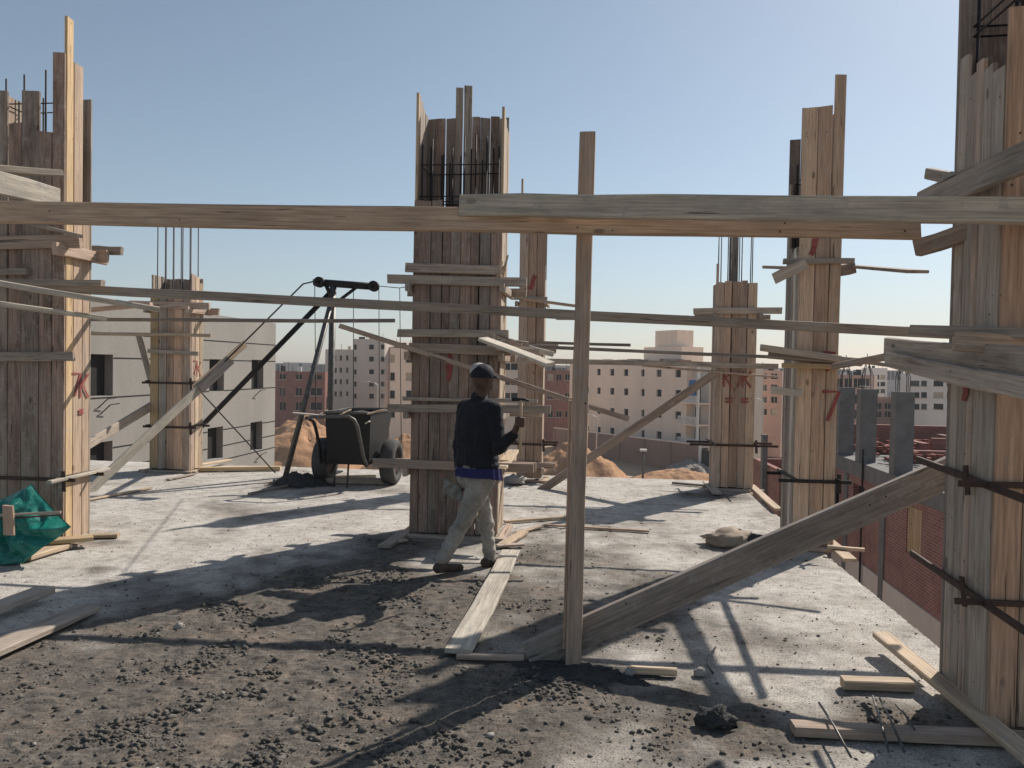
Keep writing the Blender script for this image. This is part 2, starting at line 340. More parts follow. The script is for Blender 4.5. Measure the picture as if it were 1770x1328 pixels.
heap_px('sand_heap', 1090, 1260, 812, 88, 5, 'sand', 'low flat sand bank near the foot of the beige apartment block', seed=11)
heap_px('rubble_heap', 1150, 1245, 797, 95, 4, 'rubble', 'grey rubble heap by the gate of the beige apartment block', 'rubble', seed=15, rough=.5)

# ------------------------------------------------------------------ buildings
def holes_mesh(Wd, Ht, wins, dep):
    us = sorted({0, Wd, *[w[0] for w in wins], *[w[2] for w in wins]}); zs = sorted({0, Ht, *[w[1] for w in wins], *[w[3] for w in wins]})
    us = [u for u in us if 0 <= u <= Wd]; zs = [z for z in zs if 0 <= z <= Ht]
    v, f = [], []; idx = {}
    def V(u, n, z):
        k = (round(u, 4), round(n, 4), round(z, 4))
        if k not in idx: idx[k] = len(v); v.append((u, n, z))
        return idx[k]
    for i in range(len(us)-1):
        for j in range(len(zs)-1):
            cu, cz = (us[i]+us[i+1])/2, (zs[j]+zs[j+1])/2
            if any(w[0] < cu < w[2] and w[1] < cz < w[3] for w in wins): continue
            f.append((V(us[i], 0, zs[j]), V(us[i+1], 0, zs[j]), V(us[i+1], 0, zs[j+1]), V(us[i], 0, zs[j+1])))
    for (a, b_, c, d) in wins:
        for (p, q) in (((a, b_), (c, b_)), ((c, b_), (c, d)), ((c, d), (a, d)), ((a, d), (a, b_))):
            f.append((V(p[0], 0, p[1]), V(q[0], 0, q[1]), V(q[0], dep, q[1]), V(p[0], dep, p[1])))
    return v, f
def building(name, label, A, B, ztop, m, wins=[], depth=12, z0=GZ, rev=.22, cat='building', pane='hole', parapet=.5, mullion=True, frame_m='wframe', group=None):
    """facade from ground point A to B (left to right as seen); wins in (u0,z0,u1,z1) metres above z0"""
    A, B = Vector((A[0], A[1], z0)), Vector((B[0], B[1], z0)); u = (B-A); Wd = u.length; u.normalize(); n = Vector((0, 0, 1)).cross(u)   # into the building
    Mw = Matrix(((u.x, n.x, 0, A.x), (u.y, n.y, 0, A.y), (u.z, n.z, 1, z0), (0, 0, 0, 1)))
    root = empty(name, A, label, cat, group); Ht = ztop-z0
    wins = [(max(.02, a), max(.02, b_), min(Wd-.02, c), min(Ht-.05, d)) for a, b_, c, d in wins]
    wins = [w for w in wins if w[2]-w[0] > .1 and w[3]-w[1] > .1]
    v, f = holes_mesh(Wd, Ht, wins, rev)
    i = len(v); v += [(0, 0, 0), (Wd, 0, 0), (Wd, depth, 0), (0, depth, 0), (0, 0, Ht), (Wd, 0, Ht), (Wd, depth, Ht), (0, depth, Ht)]
    f += [(i+1, i+2, i+6, i+5), (i+2, i+3, i+7, i+6), (i+3, i, i+4, i+7)]
    t = .2; j = len(v); v += [(t, t, Ht), (Wd-t, t, Ht), (Wd-t, depth-t, Ht), (t, depth-t, Ht), (t, t, Ht-parapet), (Wd-t, t, Ht-parapet), (Wd-t, depth-t, Ht-parapet), (t, depth-t, Ht-parapet)]
    for k in range(4): k2 = (k+1) % 4; f += [(i+4+k, i+4+k2, j+k2, j+k), (j+k, j+k2, j+4+k2, j+4+k)]
    f.append((j+4, j+5, j+6, j+7))
    link('wall', mesh('wall', v, f), M[m], root, Mw)
    for (a, b_, c, d) in wins:
        lst = [((a-.05, rev, b_-.05), (c+.05, rev+.05, d+.05))]
        w = boxes('window', lst, random.choices([pane, 'pane', 'tank'], [.72, .2, .08])[0] if A.y > 60 else pane, root, Mw)
        if mullion and c-a > .5:
            s = .06; boxes('frame', [((a, rev-.06, b_), (a+s, rev-.005, d)), ((c-s, rev-.06, b_), (c, rev-.005, d)), (((a+c)/2-s/2, rev-.06, b_), ((a+c)/2+s/2, rev-.005, d)), ((a+s, rev-.06, d-s), ((a+c)/2-s/2, rev-.005, d)), (((a+c)/2+s/2, rev-.06, d-s), (c-s, rev-.005, d))], frame_m, w, Mw)
    root['_M'] = [x for r_ in Mw for x in r_]
    return root, Mw, Wd, Ht
def bpart(root, Mw, name, lst, m): return boxes(name, lst, m, root, Mw)
def gp(px, Y): p = P(px, 640, Y); return (p.x, p.y)
def plane_uv(A, B, z0, px, py):
    A, B = Vector((A[0], A[1], 0)), Vector((B[0], B[1], 0)); u = (B-A).normalized(); n = Vector((-u.y, u.x, 0)); d = ray(px, py)
    t = (A-CAM).dot(n)/d.dot(n) if True else 0
    q = CAM+d*t; return (q-A).dot(u), q.z-z0
def bpx(name, label, pa, Ya, pb, Yb, ptop, m, cols=[], rows=[], ww=1.2, wh=1.3, rects=[], z0=GZ, skip=(), **k):
    A, B = gp(pa, Ya), gp(pb, Yb); ztop = P(pa, ptop, Ya).z; wins = []
    for ri, r_ in enumerate(rows):
        ya, yb = r_ if isinstance(r_, tuple) else (r_, r_)
        for ci, c in enumerate(cols):
            if (ri, ci) in skip: continue
            u, z = plane_uv(A, B, z0, c, ya+(yb-ya)*((c-cols[0])/max(1, cols[-1]-cols[0]))); w_ = ww[ci] if isinstance(ww, (list, tuple)) else ww
            wins.append((u-w_/2, z-wh/2, u+w_/2, z+wh/2))
    for (x0, y0, x1, y1) in rects:
        a, d = plane_uv(A, B, z0, x0, y0); c, b_ = plane_uv(A, B, z0, x1, y1); wins.append((a, b_, c, d))
    rt, Mq, wd_, ht_ = building(name, label, A, B, ztop, m, wins, z0=z0, **k); dp = k.get('depth', 12)
    if Ya < 200 and wd_ > 3 and name != 'apartment_block':
        for q in range(random.randint(2, 4)):
            uu, vv = random.uniform(.6, wd_-1.4), random.uniform(.5, max(.6, dp*.4)); v, f = tube_geo([(uu, vv, ht_-.5), (uu, vv, ht_+random.uniform(.3, .9))], random.uniform(.3, .55), 10); link('water_tank', mesh('tank', v, f), M[random.choice(['tank', 'white', 'steel'])], rt, Mq)
        for q in range(3):
            uu = random.uniform(.4, wd_-.4); v, f = tube_geo([(uu, .4, ht_-.5), (uu, .4, ht_+random.uniform(.6, 1.6))], .035, 5); link('aerial', mesh('aerial', v, f), M['rebar'], rt, Mq)
        for w in wins:
            if random.random() < .8: boxes('sill', [((w[0]-.12, -.09, w[1]-.1), (w[2]+.12, -.003, w[1]-.01))], 'tank', rt, Mq)
    return rt, Mq, wd_, ht_
# beige four-storey block
r_, Mw, Wd, Ht = bpx('apartment_block', 'beige four storey apartment block with corner balconies behind the brown boundary wall', 985, 128, 1188, 104, 625, 'beige',
    [1016, 1035, 1058, 1082, 1111, 1139, 1172], [(643, 646), (675, 681), (709, 718), (742, 755)], [.6, .95, 1.05, 1.05, .75, 1.1, 1.15], 1.0, depth=11, mullion=False)
for k, zf in enumerate((.15, 2.75, 5.55, 8.35)):
    z = zf
    if k: bpart(r_, Mw, 'balcony', [((Wd-.3, -1.2, z-.15), (Wd+3.4, 2.6, z))], 'beige')
    if k:
        bl = bpart(r_, Mw, 'balcony_rail', [((Wd-.3, -1.2, z+.9), (Wd+3.4, -1.08, z+1.0))]+[((Wd-.3+q*.3, -1.19, z+.001), (Wd-.18+q*.3, -1.09, z+.9)) for q in range(13)], 'white')
        bpart(r_, Mw, 'balcony_door', [((Wd+.6, .96, z+.01), (Wd+1.6, .995, z+2.2))], 'hole')
bpart(r_, Mw, 'corner_bay', [((Wd+.01, 1.0, 0), (Wd+3.2, 10.5, Ht-.02))], 'cream')
bpart(r_, Mw, 'corner_pier', [((Wd+2.95, -.95, 0), (Wd+3.25, -.65, Ht-.6))], 'white')
bpart(r_, Mw, 'blue_sheet', [((Wd+1.9, -1.3, 9.3), (Wd+3.1, -1.22, 11.3))], 'bluecloth')
q = plane_uv(gp(985, 128), gp(1188, 104), GZ, 1080, 630); q2 = plane_uv(gp(985, 128), gp(1188, 104), GZ, 1153, 630)
bpart(r_, Mw, 'roof_room', [((q[0]+.6, 3, Ht-.5), (q2[0]-.6, 7, Ht+2.2))], 'beige')
bpart(r_, Mw, 'water_tank_room', [((q[0]+2.6, 3.5, Ht+2.2), (q2[0]-2.2, 6.5, Ht+4.6))], 'beige')
for i in range(26):
    u = random.uniform(.5, Wd-1); bpart(r_, Mw, 'rooftop_rubble', [((u, random.uniform(.4, 2), Ht-.5), (u+random.uniform(.3, 1.4), 2.6, Ht+random.uniform(.05, .45)))], random.choice(['redwall', 'rubble', 'tank']))
# boundary wall
A, B = Vector((*gp(960, 118), GZ)), Vector((*gp(1212, 97), GZ)); u = (B-A); Lw = u.length; u.normalize(); nv = Vector((-u.y, u.x, 0))
Mw = Matrix(((u.x, nv.x, 0, A.x), (u.y, nv.y, 0, A.y), (0, 0, 1, GZ), (0, 0, 0, 1)))
bw = empty('boundary_wall', A, 'long brown boundary wall in front of the beige apartment block', 'wall')
boxes('wall_panel', [((0, 0, -.5), (Lw, .25, 3.3))], 'brownwall', bw, Mw); boxes('coping', [((-.05, -.06, 3.3), (Lw+.05, .31, 3.42))], 'beige', bw, Mw)
for k in range(7): boxes('pier', [((k*Lw/6-.2, -.09, -.5), (k*Lw/6+.2, -.003, 3.29))], 'brownwall', bw, Mw)
boxes('gate', [((Lw+.2, .05, 0), (Lw+3.4, .12, 2.8))], 'steel', bw, Mw); boxes('gate_post', [((Lw-.02, -.12, 0), (Lw+.35, -.005+.0, 3.5))], 'white', bw, Mw)
# towers left of the middle column
bpx('apartment_tower', 'pale grey five storey block with slit windows behind the hoist mast', 562, 133, 648, 130, 604, 'cream', [580, 589, 600], [619, 640, 660, 681], .5, .85, depth=14, mullion=False)
bpx('apartment_tower', 'taller greyish block with square windows beside the slit window block', 611, 125, 664, 124.4, 586, 'cream', [614, 642, 662], [600, 621, 643, 664, 685], [.5, .85, .8], .8, depth=12, mullion=False)
bpx('apartment_tower', 'dark pinkish brick block recessed between the two pale towers', 655, 127, 690, 126, 600, 'pinkwall', [661, 668], [601, 628, 655], 1.0, .9, depth=10, mullion=False)
bpx('apartment_tower', 'beige tower with balconies directly left of the middle formwork column', 674, 110.6, 735, 110, 602, 'beige', [678, 707], [(620, 620), (651, 651), (682, 682), (715, 715)], [.8, 1.0], 1.15, depth=12, mullion=False)
bpx('apartment_tower', 'pale tower seen between the middle column and the column behind it', 868, 111, 898, 111, 596, 'cream', [876, 889], [608, 634, 660, 685, 712], 1.0, .95, depth=3, mullion=False)
bpx('brick_building', 'red brick three storey building right of the grey rendered house', 440, 115, 562, 115, 641, 'redwall', [467, 488, 516, 546], [649, 677, 702], [1.1, 1.1, 1.1, 1.9], 1.25, depth=3, pane='hole', frame_m='tank')
bpx('brick_building', 'low red brick building between the rear column and the tall post', 935, 133, 1012, 133, 640, 'redwall', [951, 966, 981, 996], [652, 685, 716], 1.0, 1.1, depth=14, pane='hole', frame_m='tank')
bpx('brick_building', 'dark grey and pink building just right of the rear right column', 1296, 118, 1352, 116, 640, 'pinkwall', [1304, 1320, 1338], [650, 670, 691, 712], .95, .95, depth=14, pane='hole', frame_m='tank')
bpx('brick_building', 'pink unfinished block behind the bare concrete posts', 1440, 120, 1505, 118, 648, 'pinkwall', [1450, 1466, 1482, 1496], [662, 690, 716], 1.1, 1.4, depth=14, pane='hole', frame_m='tank')
bpx('apartment_tower', 'small white apartment block between two bare concrete posts', 1498, 175, 1534, 174, 636, 'white', [1506, 1516, 1526], [652, 664, 676], .9, .9, depth=14, mullion=False)
bpx('brick_building', 'low drab building below the small white apartment block', 1490, 130, 1545, 128, 688, 'pinkwall', [1502, 1518, 1534], [702, 716], 1.0, 1.0, depth=10, pane='hole', frame_m='tank')
bpx('apartment_tower', 'white four storey block left of the nearest right column', 1558, 125, 1660, 121, 645, 'white', [1581, 1597, 1622, 1645], [663, 683, 703], [1.3, .8, 1.3, 1.3], .85, depth=14, mullion=False)
bpx('apartment_tower', 'roof storey block set back on top of the white four storey block', 1564, 132, 1655, 128, 633, 'white', [1599, 1607], [643], .8, 1.3, depth=6, mullion=False)
sk = [(476, 500, 628, 420), (498, 520, 632, 430), (516, 540, 627, 410), (536, 566, 629, 400), (640, 676, 618, 480), (735, 780, 630, 420), (930, 960, 628, 330), (955, 1000, 634, 360), (990, 1020, 632, 430), (1228, 1262, 634, 420), (1290, 1330, 634, 430), (1325, 1362, 636, 380), (1440, 1470, 638, 350), (1466, 1500, 641, 420), (1525, 1562, 640, 410), (1030, 1090, 628, 480)]
nm = ['first from the grey house', 'second from the grey house', 'third from the grey house', 'above the red brick building', 'above the towers by the mast', 'behind the middle column', 'right of the rear column', 'left of the tall post', 'behind the tall post', 'left of the rear right column', 'right of the rear right column', 'left of the right middle column', 'right of the right middle column', 'above the pink unfinished block', 'left of the white block', 'behind the beige apartment block']
for (a, b_, t, Y), s in zip(sk, nm):
    wc = list(np.linspace(a+4, b_-4, max(2, int((b_-a)/7)))); bpx('skyline_block', 'hazy distant skyline block '+s, a, Y, b_, Y+6, t, 'far', wc, [t+4, t+9, t+14], 2.2, 1.8, depth=20, group='distant skyline', mullion=False)

# grey rendered house on the left: facade runs away from the camera
FX = -16.0
def fy(px, py=640): return PX(px, py, FX)
Ya, Yb = fy(-40).y, fy(476).y
A, B = (FX, Ya), (FX, Yb); wins = []
gl = lambda px, py: plane_uv(A, B, GZ, px, py)
for (x0, y0, x1, y1) in [(154, 612, 195, 681), (362, 621, 387, 672), (435, 622, 455, 672), (152, 768, 194, 840), (359, 741, 385, 794), (433, 731, 453, 779), (20, 610, 60, 690)]:
    a, d = gl(x0, y0); c, b_ = gl(x1, y1); b_ = (b_+gl(x0, y1)[1])/2 if False else b_
    h_ = 1.36; wins.append((a, d-h_ if x0 > 0 else b_, c, d))
zt = P(476, 559, Yb).z
root, Mw, Wd, Ht = building('rendered_house', 'grey cement rendered house with dark window openings on the left', A, B, zt, 'render', wins, depth=12, rev=.3, pane='hole', mullion=False)
for (px, py) in [(476, 597), (476, 625), (476, 670), (476, 728), (476, 752), (476, 773)]:
    z = plane_uv(A, B, GZ, px, py)[1]; segs = []; cuts = sorted([(w[0], w[2]) for w in wins if w[1] < z < w[3]]); u0 = 0
    for a, c in cuts: segs.append((u0, a-.02)); u0 = c+.02
    segs.append((u0, Wd)); 
    for a, c in segs:
        if c-a > .1: boxes('groove', [((a, -.004, z-.025), (c, .02, z+.025))], 'hole', root, Mw)
for (px, py) in [(175, 700), (440, 675), (443, 785), (170, 690)]:
    uu, zz = gl(px, py); v, f = tube_geo([(uu, .02, zz-.3), (uu+.1, -.25, zz), (uu+.5, -.3, zz+.03)], .02, 5); link('wire_hook', mesh('hook', v, f), M['rebar'], root, Mw)

# near brick building on the right (facade faces the slab)
BX, BZ = 8.8, -1.35
def by(px, z): # facade y where it shows at pixel column px
    d = ray(px, 760); return d.y/d.x*BX
Y0, Y1 = 10.0, 31.5
A, B = (BX, Y1), (BX, Y0); gl = lambda px, py: plane_uv(A, B, GZ, px, py); wins = []
for (x0, y0, x1, y1) in [(1437, 822, 1450, 866), (1475, 835, 1493, 890), (1568, 872, 1592, 930)]:
    a, d = gl(x0, y0); c, b_ = gl(x1, y1); wins.append((a, d-1.35, c, d))
root, Mw, Wd, Ht = building('brick_building', 'unfinished red brick building with bare concrete frame beside the slab edge', A, B, BZ-.5, 'brick', wins, depth=11, rev=.2, pane='hole', mullion=False, parapet=.1)
MB_ = Mw
bpart(root, Mw, 'ring_beam', [((-.1, -.06, Ht+.001), (Wd+.1, 11.1, Ht+.5))], 'concrete')
zr = Ht+.5
for px, pp in ((1447, 1438), (1483, 1463), (1543, 1528)):
    uu = gl(px, 800)[0]; c_ = bpart(root, Mw, 'concrete_post', [((uu-.2, -.03, zr), (uu+.2, .5, zr+2.45))], 'concrete')
    up_ = gl(pp, 860)[0]; bpart(root, Mw, 'concrete_pier', [((up_-.19, -.05, 0), (up_+.19, .1, Ht))], 'concrete')
    for k in range(6):
        xx = uu-.13+.13*(k % 3); yy = .08+.3*(k//3); v, f = tube_geo([(xx, yy, zr+2.4), (xx+random.uniform(-.04, .04), yy, zr+2.9), (uu+.02*(k % 3), .2, zr+3.3+random.uniform(0, .35))], .012, 5); link('rebar', mesh('rebar', v, f), M['rebar'], c_, Mw)
pl = gl(1543, 940)
bpart(root, Mw, 'plinth_render', [((0, -.035, 0), (Wd, -.002, 6.35))], 'cream')
for k in range(7): a, b_, c, d = wins[2]; bpart(root, Mw, 'shutter_slat', [((a+.02+k*(c-a-.04)/7, .02, b_+.02), (a+.02+(k+.8)*(c-a-.04)/7, .06, d-.02))], 'yellow')
v, f = tube_geo([(gl(1497, 800)[0], -.1, 0), (gl(1497, 800)[0], -.1, Ht+1)], .035, 6); link('drain_pipe', mesh('pipe', v, f), M['steel'], root, Mw)
# brick walls and loose bricks on its roof
for (u0, v0, u1, v1, h_) in [(.2, .9, .45, 6.5, 1.0), (1.5, 1.4, 1.75, 3.2, .35), (2.2, 2.4, 3.6, 2.62, .6), (3.0, 2.9, 3.2, 4.8, .75), (4.2, 1.7, 4.45, 3.3, .42), (1.8, 3.6, 2.6, 3.8, .8), (5.6, 2.6, 5.85, 4.4, .5)]:
    bpart(root, Mw, 'low_brick_wall', [((u0, v0, zr), (u1, v1, zr+h_))], 'redwall')
bme = mesh('brick', *(lambda v, f: (box_geo((-.125, -.06, 0), (.125, .06, .065), v, f), (v, f))[1])([], []))
bme.materials.append(M['onebrick'])
for i in range(240):
    pc = random.choice([(2, 1.5), (3, 2.2), (4, 1.2), (2.6, 3.3), (1.2, 2.6), (5, 2), (4.6, 3.4), (1.2, 4.2)]); uu, vv = pc[0]+random.gauss(0, .55), pc[1]+random.gauss(0, .45)
    o = bpy.data.objects.new('loose_brick', bme); col.objects.link(o)
    Mb = Mw @ Matrix.Translation((uu, vv, zr+.07*random.randint(0, 7))) @ Matrix.Rotation(random.uniform(-.5, .5)+random.choice((0, 1.57)), 4, 'Z'); o.name = 'brick'; adopt(o, root, Mb)
# lower brick house beyond the slab corner
A, B = gp(1306, 34), gp(1352, 30)
root, Mw, Wd, Ht = building('brick_building', 'low red brick walls with one concrete post beyond the slab corner', A, B, P(1306, 792, 34).z, 'redwall', [], depth=5, parapet=.8)
uu = plane_uv(A, B, GZ, 1325, 800)[0]; bpart(root, Mw, 'concrete_post', [((uu-.16, -.2, 0), (uu+.16, -.01, Ht+1.2))], 'concrete')
# street lamps and pole
def lamp(px, pt, Y, label, side=-1):
    t = P(px, pt, Y); root = empty('street_lamp', (t.x, t.y, GZ), label, 'street lamp', 'street lamps')
    tube('pole', [(t.x, t.y, GZ-.2), (t.x, t.y, t.z-1.0), (t.x, t.y, t.z-.3), (t.x+side*.5, t.y, t.z), (t.x+side*1.6, t.y, t.z+.15)], .09, 'lamp', root, 8, r2=.05)
    boxes('lamp_head', [((t.x+side*1.5-.45, t.y-.15, t.z+.07), (t.x+side*1.5+.35, t.y+.15, t.z+.22))], 'lamp', root)
lamp(1032, 718, 88, 'grey street lamp standing right of the tall post near the sand heap'); lamp(1319, 690, 92, 'grey street lamp right of the rear right formwork column'); lamp(1513, 670, 105, 'grey street lamp between two bare concrete posts'); lamp(653, 662, 100, 'grey street lamp in front of the towers by the hoist')
t = P(1112, 780, 86); root = empty('light_pole', (t.x, t.y, GZ), 'short pole with a white square head on the sandy ground', 'pole')
tube('pole', [(t.x, t.y, GZ-.2), (t.x, t.y, t.z)], .13, 'pipe', root); boxes('pole_head', [((t.x-.38, t.y-.3, t.z), (t.x+.38, t.y+.3, t.z+.22))], 'white', root)

# ------------------------------------------------------------------ formwork columns
T = .025
def ztop(px, py, y): return P(px, py, y).z
def side_boards(root, pal, axis, a0, a1, c, out, tops, zb, spread=.004, rough=.003):
    """boards side by side from a0 to a1 along axis ('x' or 'y') at plane c; out = +1/-1 outward direction"""
    n = len(tops); ws = [random.uniform(.8, 1.2) for _ in range(n)]; s = sum(ws); pos = a0
    for k in range(n):
        w = (a1-a0)*ws[k]/s; mid = pos+w/2; pos += w; j = random.uniform(-.004, .003)
        cc = c-out*(T/2)+out*j; zt = tops[k] if not isinstance(tops[k], tuple) else tops[k][0]; m = pal[k % len(pal)] if not isinstance(tops[k], tuple) else tops[k][1]
        z0 = zb+random.uniform(0, .02); lean = random.uniform(-.006, .006)
        if axis == 'x': board('board', (mid, cc, z0), (mid+lean, cc, zt), w-spread, T, m, root, wd=(1, 0, 0), rough=rough)
        else: board('board', (cc, mid, z0), (cc, mid+lean, zt), w-spread, T, m, root, wd=(0, 1, 0), rough=rough)
def column(label, x0, x1, y0, y1, front, right, left, back, pal, zb=.04, rebars=0, rz=3.2, conc=None, group='timber column formwork'):
    root = empty('formwork_column', ((x0+x1)/2, (y0+y1)/2, 0), label, 'column', group)
    side_boards(root, pal, 'x', x0, x1, y0, -1, front, zb); side_boards(root, pal, 'x', x0, x1, y1, 1, back, zb)
    side_boards(root, pal, 'y', y0+T, y1-T, x1, 1, right, zb); side_boards(root, pal, 'y', y0+T, y1-T, x0, -1, left, zb)
    if conc: boxes('concrete_core', [((x0+T+.004, y0+T+.004, .02), (x1-T-.004, y1-T-.004, conc))], 'wet', root)
    for k in range(rebars):
        n2 = max(2, rebars//2); fx = (k % n2)/(n2-1); xx = x0+.06+(x1-x0-.12)*fx+random.uniform(-.01, .01); yy = y0+.07 if k < n2 else y1-.07
        tube('rebar', [(xx, yy, .05), (xx+random.uniform(-.01, .01), yy, rz+random.uniform(-.1, .1))], .008, 'rebar', root, 6)
    if rebars and not conc:
        for dz in (.2, .5, .55): tube('stirrup', [(x0+.05, y0+.06, rz-dz), (x1-.05, y0+.06, rz-dz), (x1-.05, y1-.06, rz-dz+.01), (x0+.05, y1-.06, rz-dz), (x0+.05, y0+.062, rz-dz)], .006, 'rebar', root, 5)
    # base kicker boards
    for s, (p, q_, wd) in enumerate([((x0-.12, y0-.045, .02), (x1+.14, y0-.045, .02), (0, 1, 0)), ((x1+.045, y0-.1, .021), (x1+.045, y1+.12, .021), (1, 0, 0)), ((x0-.045, y0-.1, .021), (x0-.045, y1+.1, .021), (1, 0, 0))]):
        if x1 < 2 or s == 0: board('kicker_board', p, q_, .075, .035, random.choice(['tan', 'brown', 'grey']), root, wd=wd)
    return root
def yoke(root, x0, x1, y0, y1, z, ext=(.15, .15), w=.1, m='grey', tilt=0.0, back=True, sides=True):
    tilt += random.uniform(-.014, .014)
    board('yoke_batten', (x0-ext[0]*random.uniform(.8, 1.1), y0-.026, z-tilt), (x1+ext[1]*random.uniform(.85, 1.1), y0-.026, z+tilt), w, .045, m, root)
    if back: board('yoke_batten', (x0-ext[0]*.8, y1+.026, z-.06), (x1+ext[1]*.8, y1+.026, z-.06), w, .045, m, root)
    if sides:
        board('yoke_batten', (x1+.026, y0-.16, z-.07), (x1+.026, y1+.15, z-.07), w*.9, .045, m, root)
        board('yoke_batten', (x0-.026, y0-.1, z-.07), (x0-.026, y1+.12, z-.07), w*.9, .045, m, root)
def clamp(root, x0, x1, y0, y1, z, ext=.14, m='rust', dy=0.0):
    for yy, e in ((y0-.008, ext), (y1+.008, ext)): board('steel_clamp_bar', (x0-e, yy, z), (x1+e, yy, z), .032, .009, m, root, rough=.0005)
    for xx in (x0-.007, x1+.007): board('steel_clamp_bar', (xx, y0-ext*.9, z+.02), (xx, y1+ext*.9, z+.02), .032, .009, m, root, rough=.0005)
    board('clamp_wedge', (x1+.03, y0-.03, z-.1), (x1+.02, y0-.03, z+.08), .035, .012, m, root, rough=.001)
def stroke(root, pts, w, axis, c, m='paint'):
    """flat painted strokes on a board face, each a mitred strip: polylines in (a,z); axis 'x' -> plane y=c ; 'y' -> plane x=c"""
    sg = -1 if (axis == 'x' or c in (gx0s,)) else 1
    for si, pl in enumerate(pts):
        v, f = [], []; cc = c+sg*.0005*si; pl = [Vector(p) for p in pl]
        if len(pl) == 2: pl = [pl[0], pl[0].lerp(pl[1], .35)+Vector((w*.12, 0)), pl[0].lerp(pl[1], .7)-Vector((w*.1, 0)), pl[1]]
        for k, p in enumerate(pl):
            d = (pl[min(k+1, len(pl)-1)]-pl[max(k-1, 0)]).normalized(); n = Vector((-d.y, d.x))*w/2*random.uniform(.75, 1.15)
            for q in (p+n, p-n): v.append((q.x, cc, q.y) if axis == 'x' else (cc, q.x, q.y))
        for k in range(len(pl)-1): f.append((2*k, 2*k+1, 2*k+3, 2*k+2))
        link('painted_stroke', mesh('painted_stroke', v, f), M[m], root)
gx0s = 1.8-.0065
SEVEN = [[(0, 1), (.55, 1), (.2, 0)]]; KAY = [[(0, 1), (0, 0)], [(.5, 1), (.02, .45)], [(.1, .55), (.5, 0)]]; EQ = [[(0, .25), (.6, .3)], [(0, 0), (.6, .03)]]
def glyph(g, a, z, s, flip=1): return [[(a+p[0]*s*flip, z+p[1]*s) for p in pl] for pl in g]

# A: left column
ax0, ax1, ay0, ay1 = -5.30, -4.63, 6.25, 6.62
za = lambda py: ztop(60, py, ay0)
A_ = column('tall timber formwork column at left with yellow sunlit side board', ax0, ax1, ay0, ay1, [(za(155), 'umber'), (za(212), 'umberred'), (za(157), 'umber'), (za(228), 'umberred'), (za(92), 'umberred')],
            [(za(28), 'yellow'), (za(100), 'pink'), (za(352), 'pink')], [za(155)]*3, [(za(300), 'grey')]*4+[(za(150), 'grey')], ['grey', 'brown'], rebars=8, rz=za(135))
yoke(A_, ax0, ax1, ay0, ay1, za(420), (.2, .17), .115, 'brown'); board('yoke_batten', P(150, 432, 6.7), P(211, 434, 6.7), .075, .045, 'dark', A_)
board('yoke_batten', P(-30, 617, 6.2), P(128, 616, 6.2), .08, .03, 'grey', A_); board('yoke_batten', P(-20, 470, 6.2), P(48, 470, 6.2), .055, .05, 'grey', A_)
clamp(A_, ax0, ax1, ay0, ay1, .59, .12)
board('clamp_plate', (ax1+.03, ay0-.22, .6), (ax1+.03, ay1+.2, .61), .05, .03, 'pale', A_, wd=(1, 0, 0)); board('clamp_wedge', (ax1+.04, ay0+.03, .35), (ax1+.04, ay0+.03, .62), .04, .012, 'steel', A_)
stroke(A_, glyph(SEVEN, ay0+.1, 1.32, .2)+glyph(KAY, ay0+.21, 1.3, .22)+glyph(EQ, ay0+.19, 1.16, .1), .024, 'y', ax1+.0065)
# B: rear left
bx0, bx1, by0, by1 = -6.56, -5.93, 10.7, 11.08
zb_ = lambda py: ztop(300, py, by0)
B_ = column('timber formwork column at rear left in front of the grey house', bx0, bx1, by0, by1, [(zb_(505), 'yellow'), (zb_(507), 'grey'), (zb_(509), 'red'), (zb_(508), 'orange'), (zb_(510), 'brown')],
            [(zb_(473), 'brown'), (zb_(476), 'tan'), (zb_(486), 'tan')], [(zb_(475), 'grey')]*3, [zb_(478)]*5, ['grey', 'brown'], rebars=10, rz=zb_(362), conc=zb_(507))
yoke(B_, bx0, bx1, by0, by1, zb_(528), (.3, .28), .1, 'brown'); board('yoke_batten', P(150, 577, 10.62), P(365, 580, 10.62), .05, .045, 'tan', B_); board('yoke_batten', P(256, 607, 10.64), P(343, 612, 10.64), .06, .04, 'grey', B_)
clamp(B_, bx0, bx1, by0, by1, 1.32, .12); clamp(B_, bx0, bx1, by0, by1, .67, .1); stroke(B_, glyph(SEVEN, by0+.07, 1.45, .2)+glyph(KAY, by0+.18, 1.42, .22), .022, 'y', bx1+.0065)
# C: middle
cx0, cx1, cy0, cy1 = -1.765, -.915, 7.2, 7.7
zc = lambda py: ztop(800, py, cy0); zk = lambda py: ztop(800, py, cy1)
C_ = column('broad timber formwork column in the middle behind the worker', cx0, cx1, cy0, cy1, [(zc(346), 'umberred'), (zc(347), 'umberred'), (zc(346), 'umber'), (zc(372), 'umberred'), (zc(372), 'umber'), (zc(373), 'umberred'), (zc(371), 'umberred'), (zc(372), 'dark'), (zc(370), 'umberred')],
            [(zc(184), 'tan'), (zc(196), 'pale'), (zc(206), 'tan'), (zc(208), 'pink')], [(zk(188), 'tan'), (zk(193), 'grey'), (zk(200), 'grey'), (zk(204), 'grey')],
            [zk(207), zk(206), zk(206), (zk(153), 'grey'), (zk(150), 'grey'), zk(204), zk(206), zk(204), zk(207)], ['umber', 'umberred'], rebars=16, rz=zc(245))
def cy(py, e, w, m, tilt=0.0, **k): yoke(C_, cx0, cx1, cy0, cy1, zc(py), e, w, m, tilt, **k)
cy(466, (.06, .02), .085, 'grey', back=False, sides=False); cy(486, (.22, .24), .085, 'grey'); cy(577, (.14, .08), .075, 'grey', .01, sides=False); cy(604, (.02, .12), .09, 'brown', sides=True)
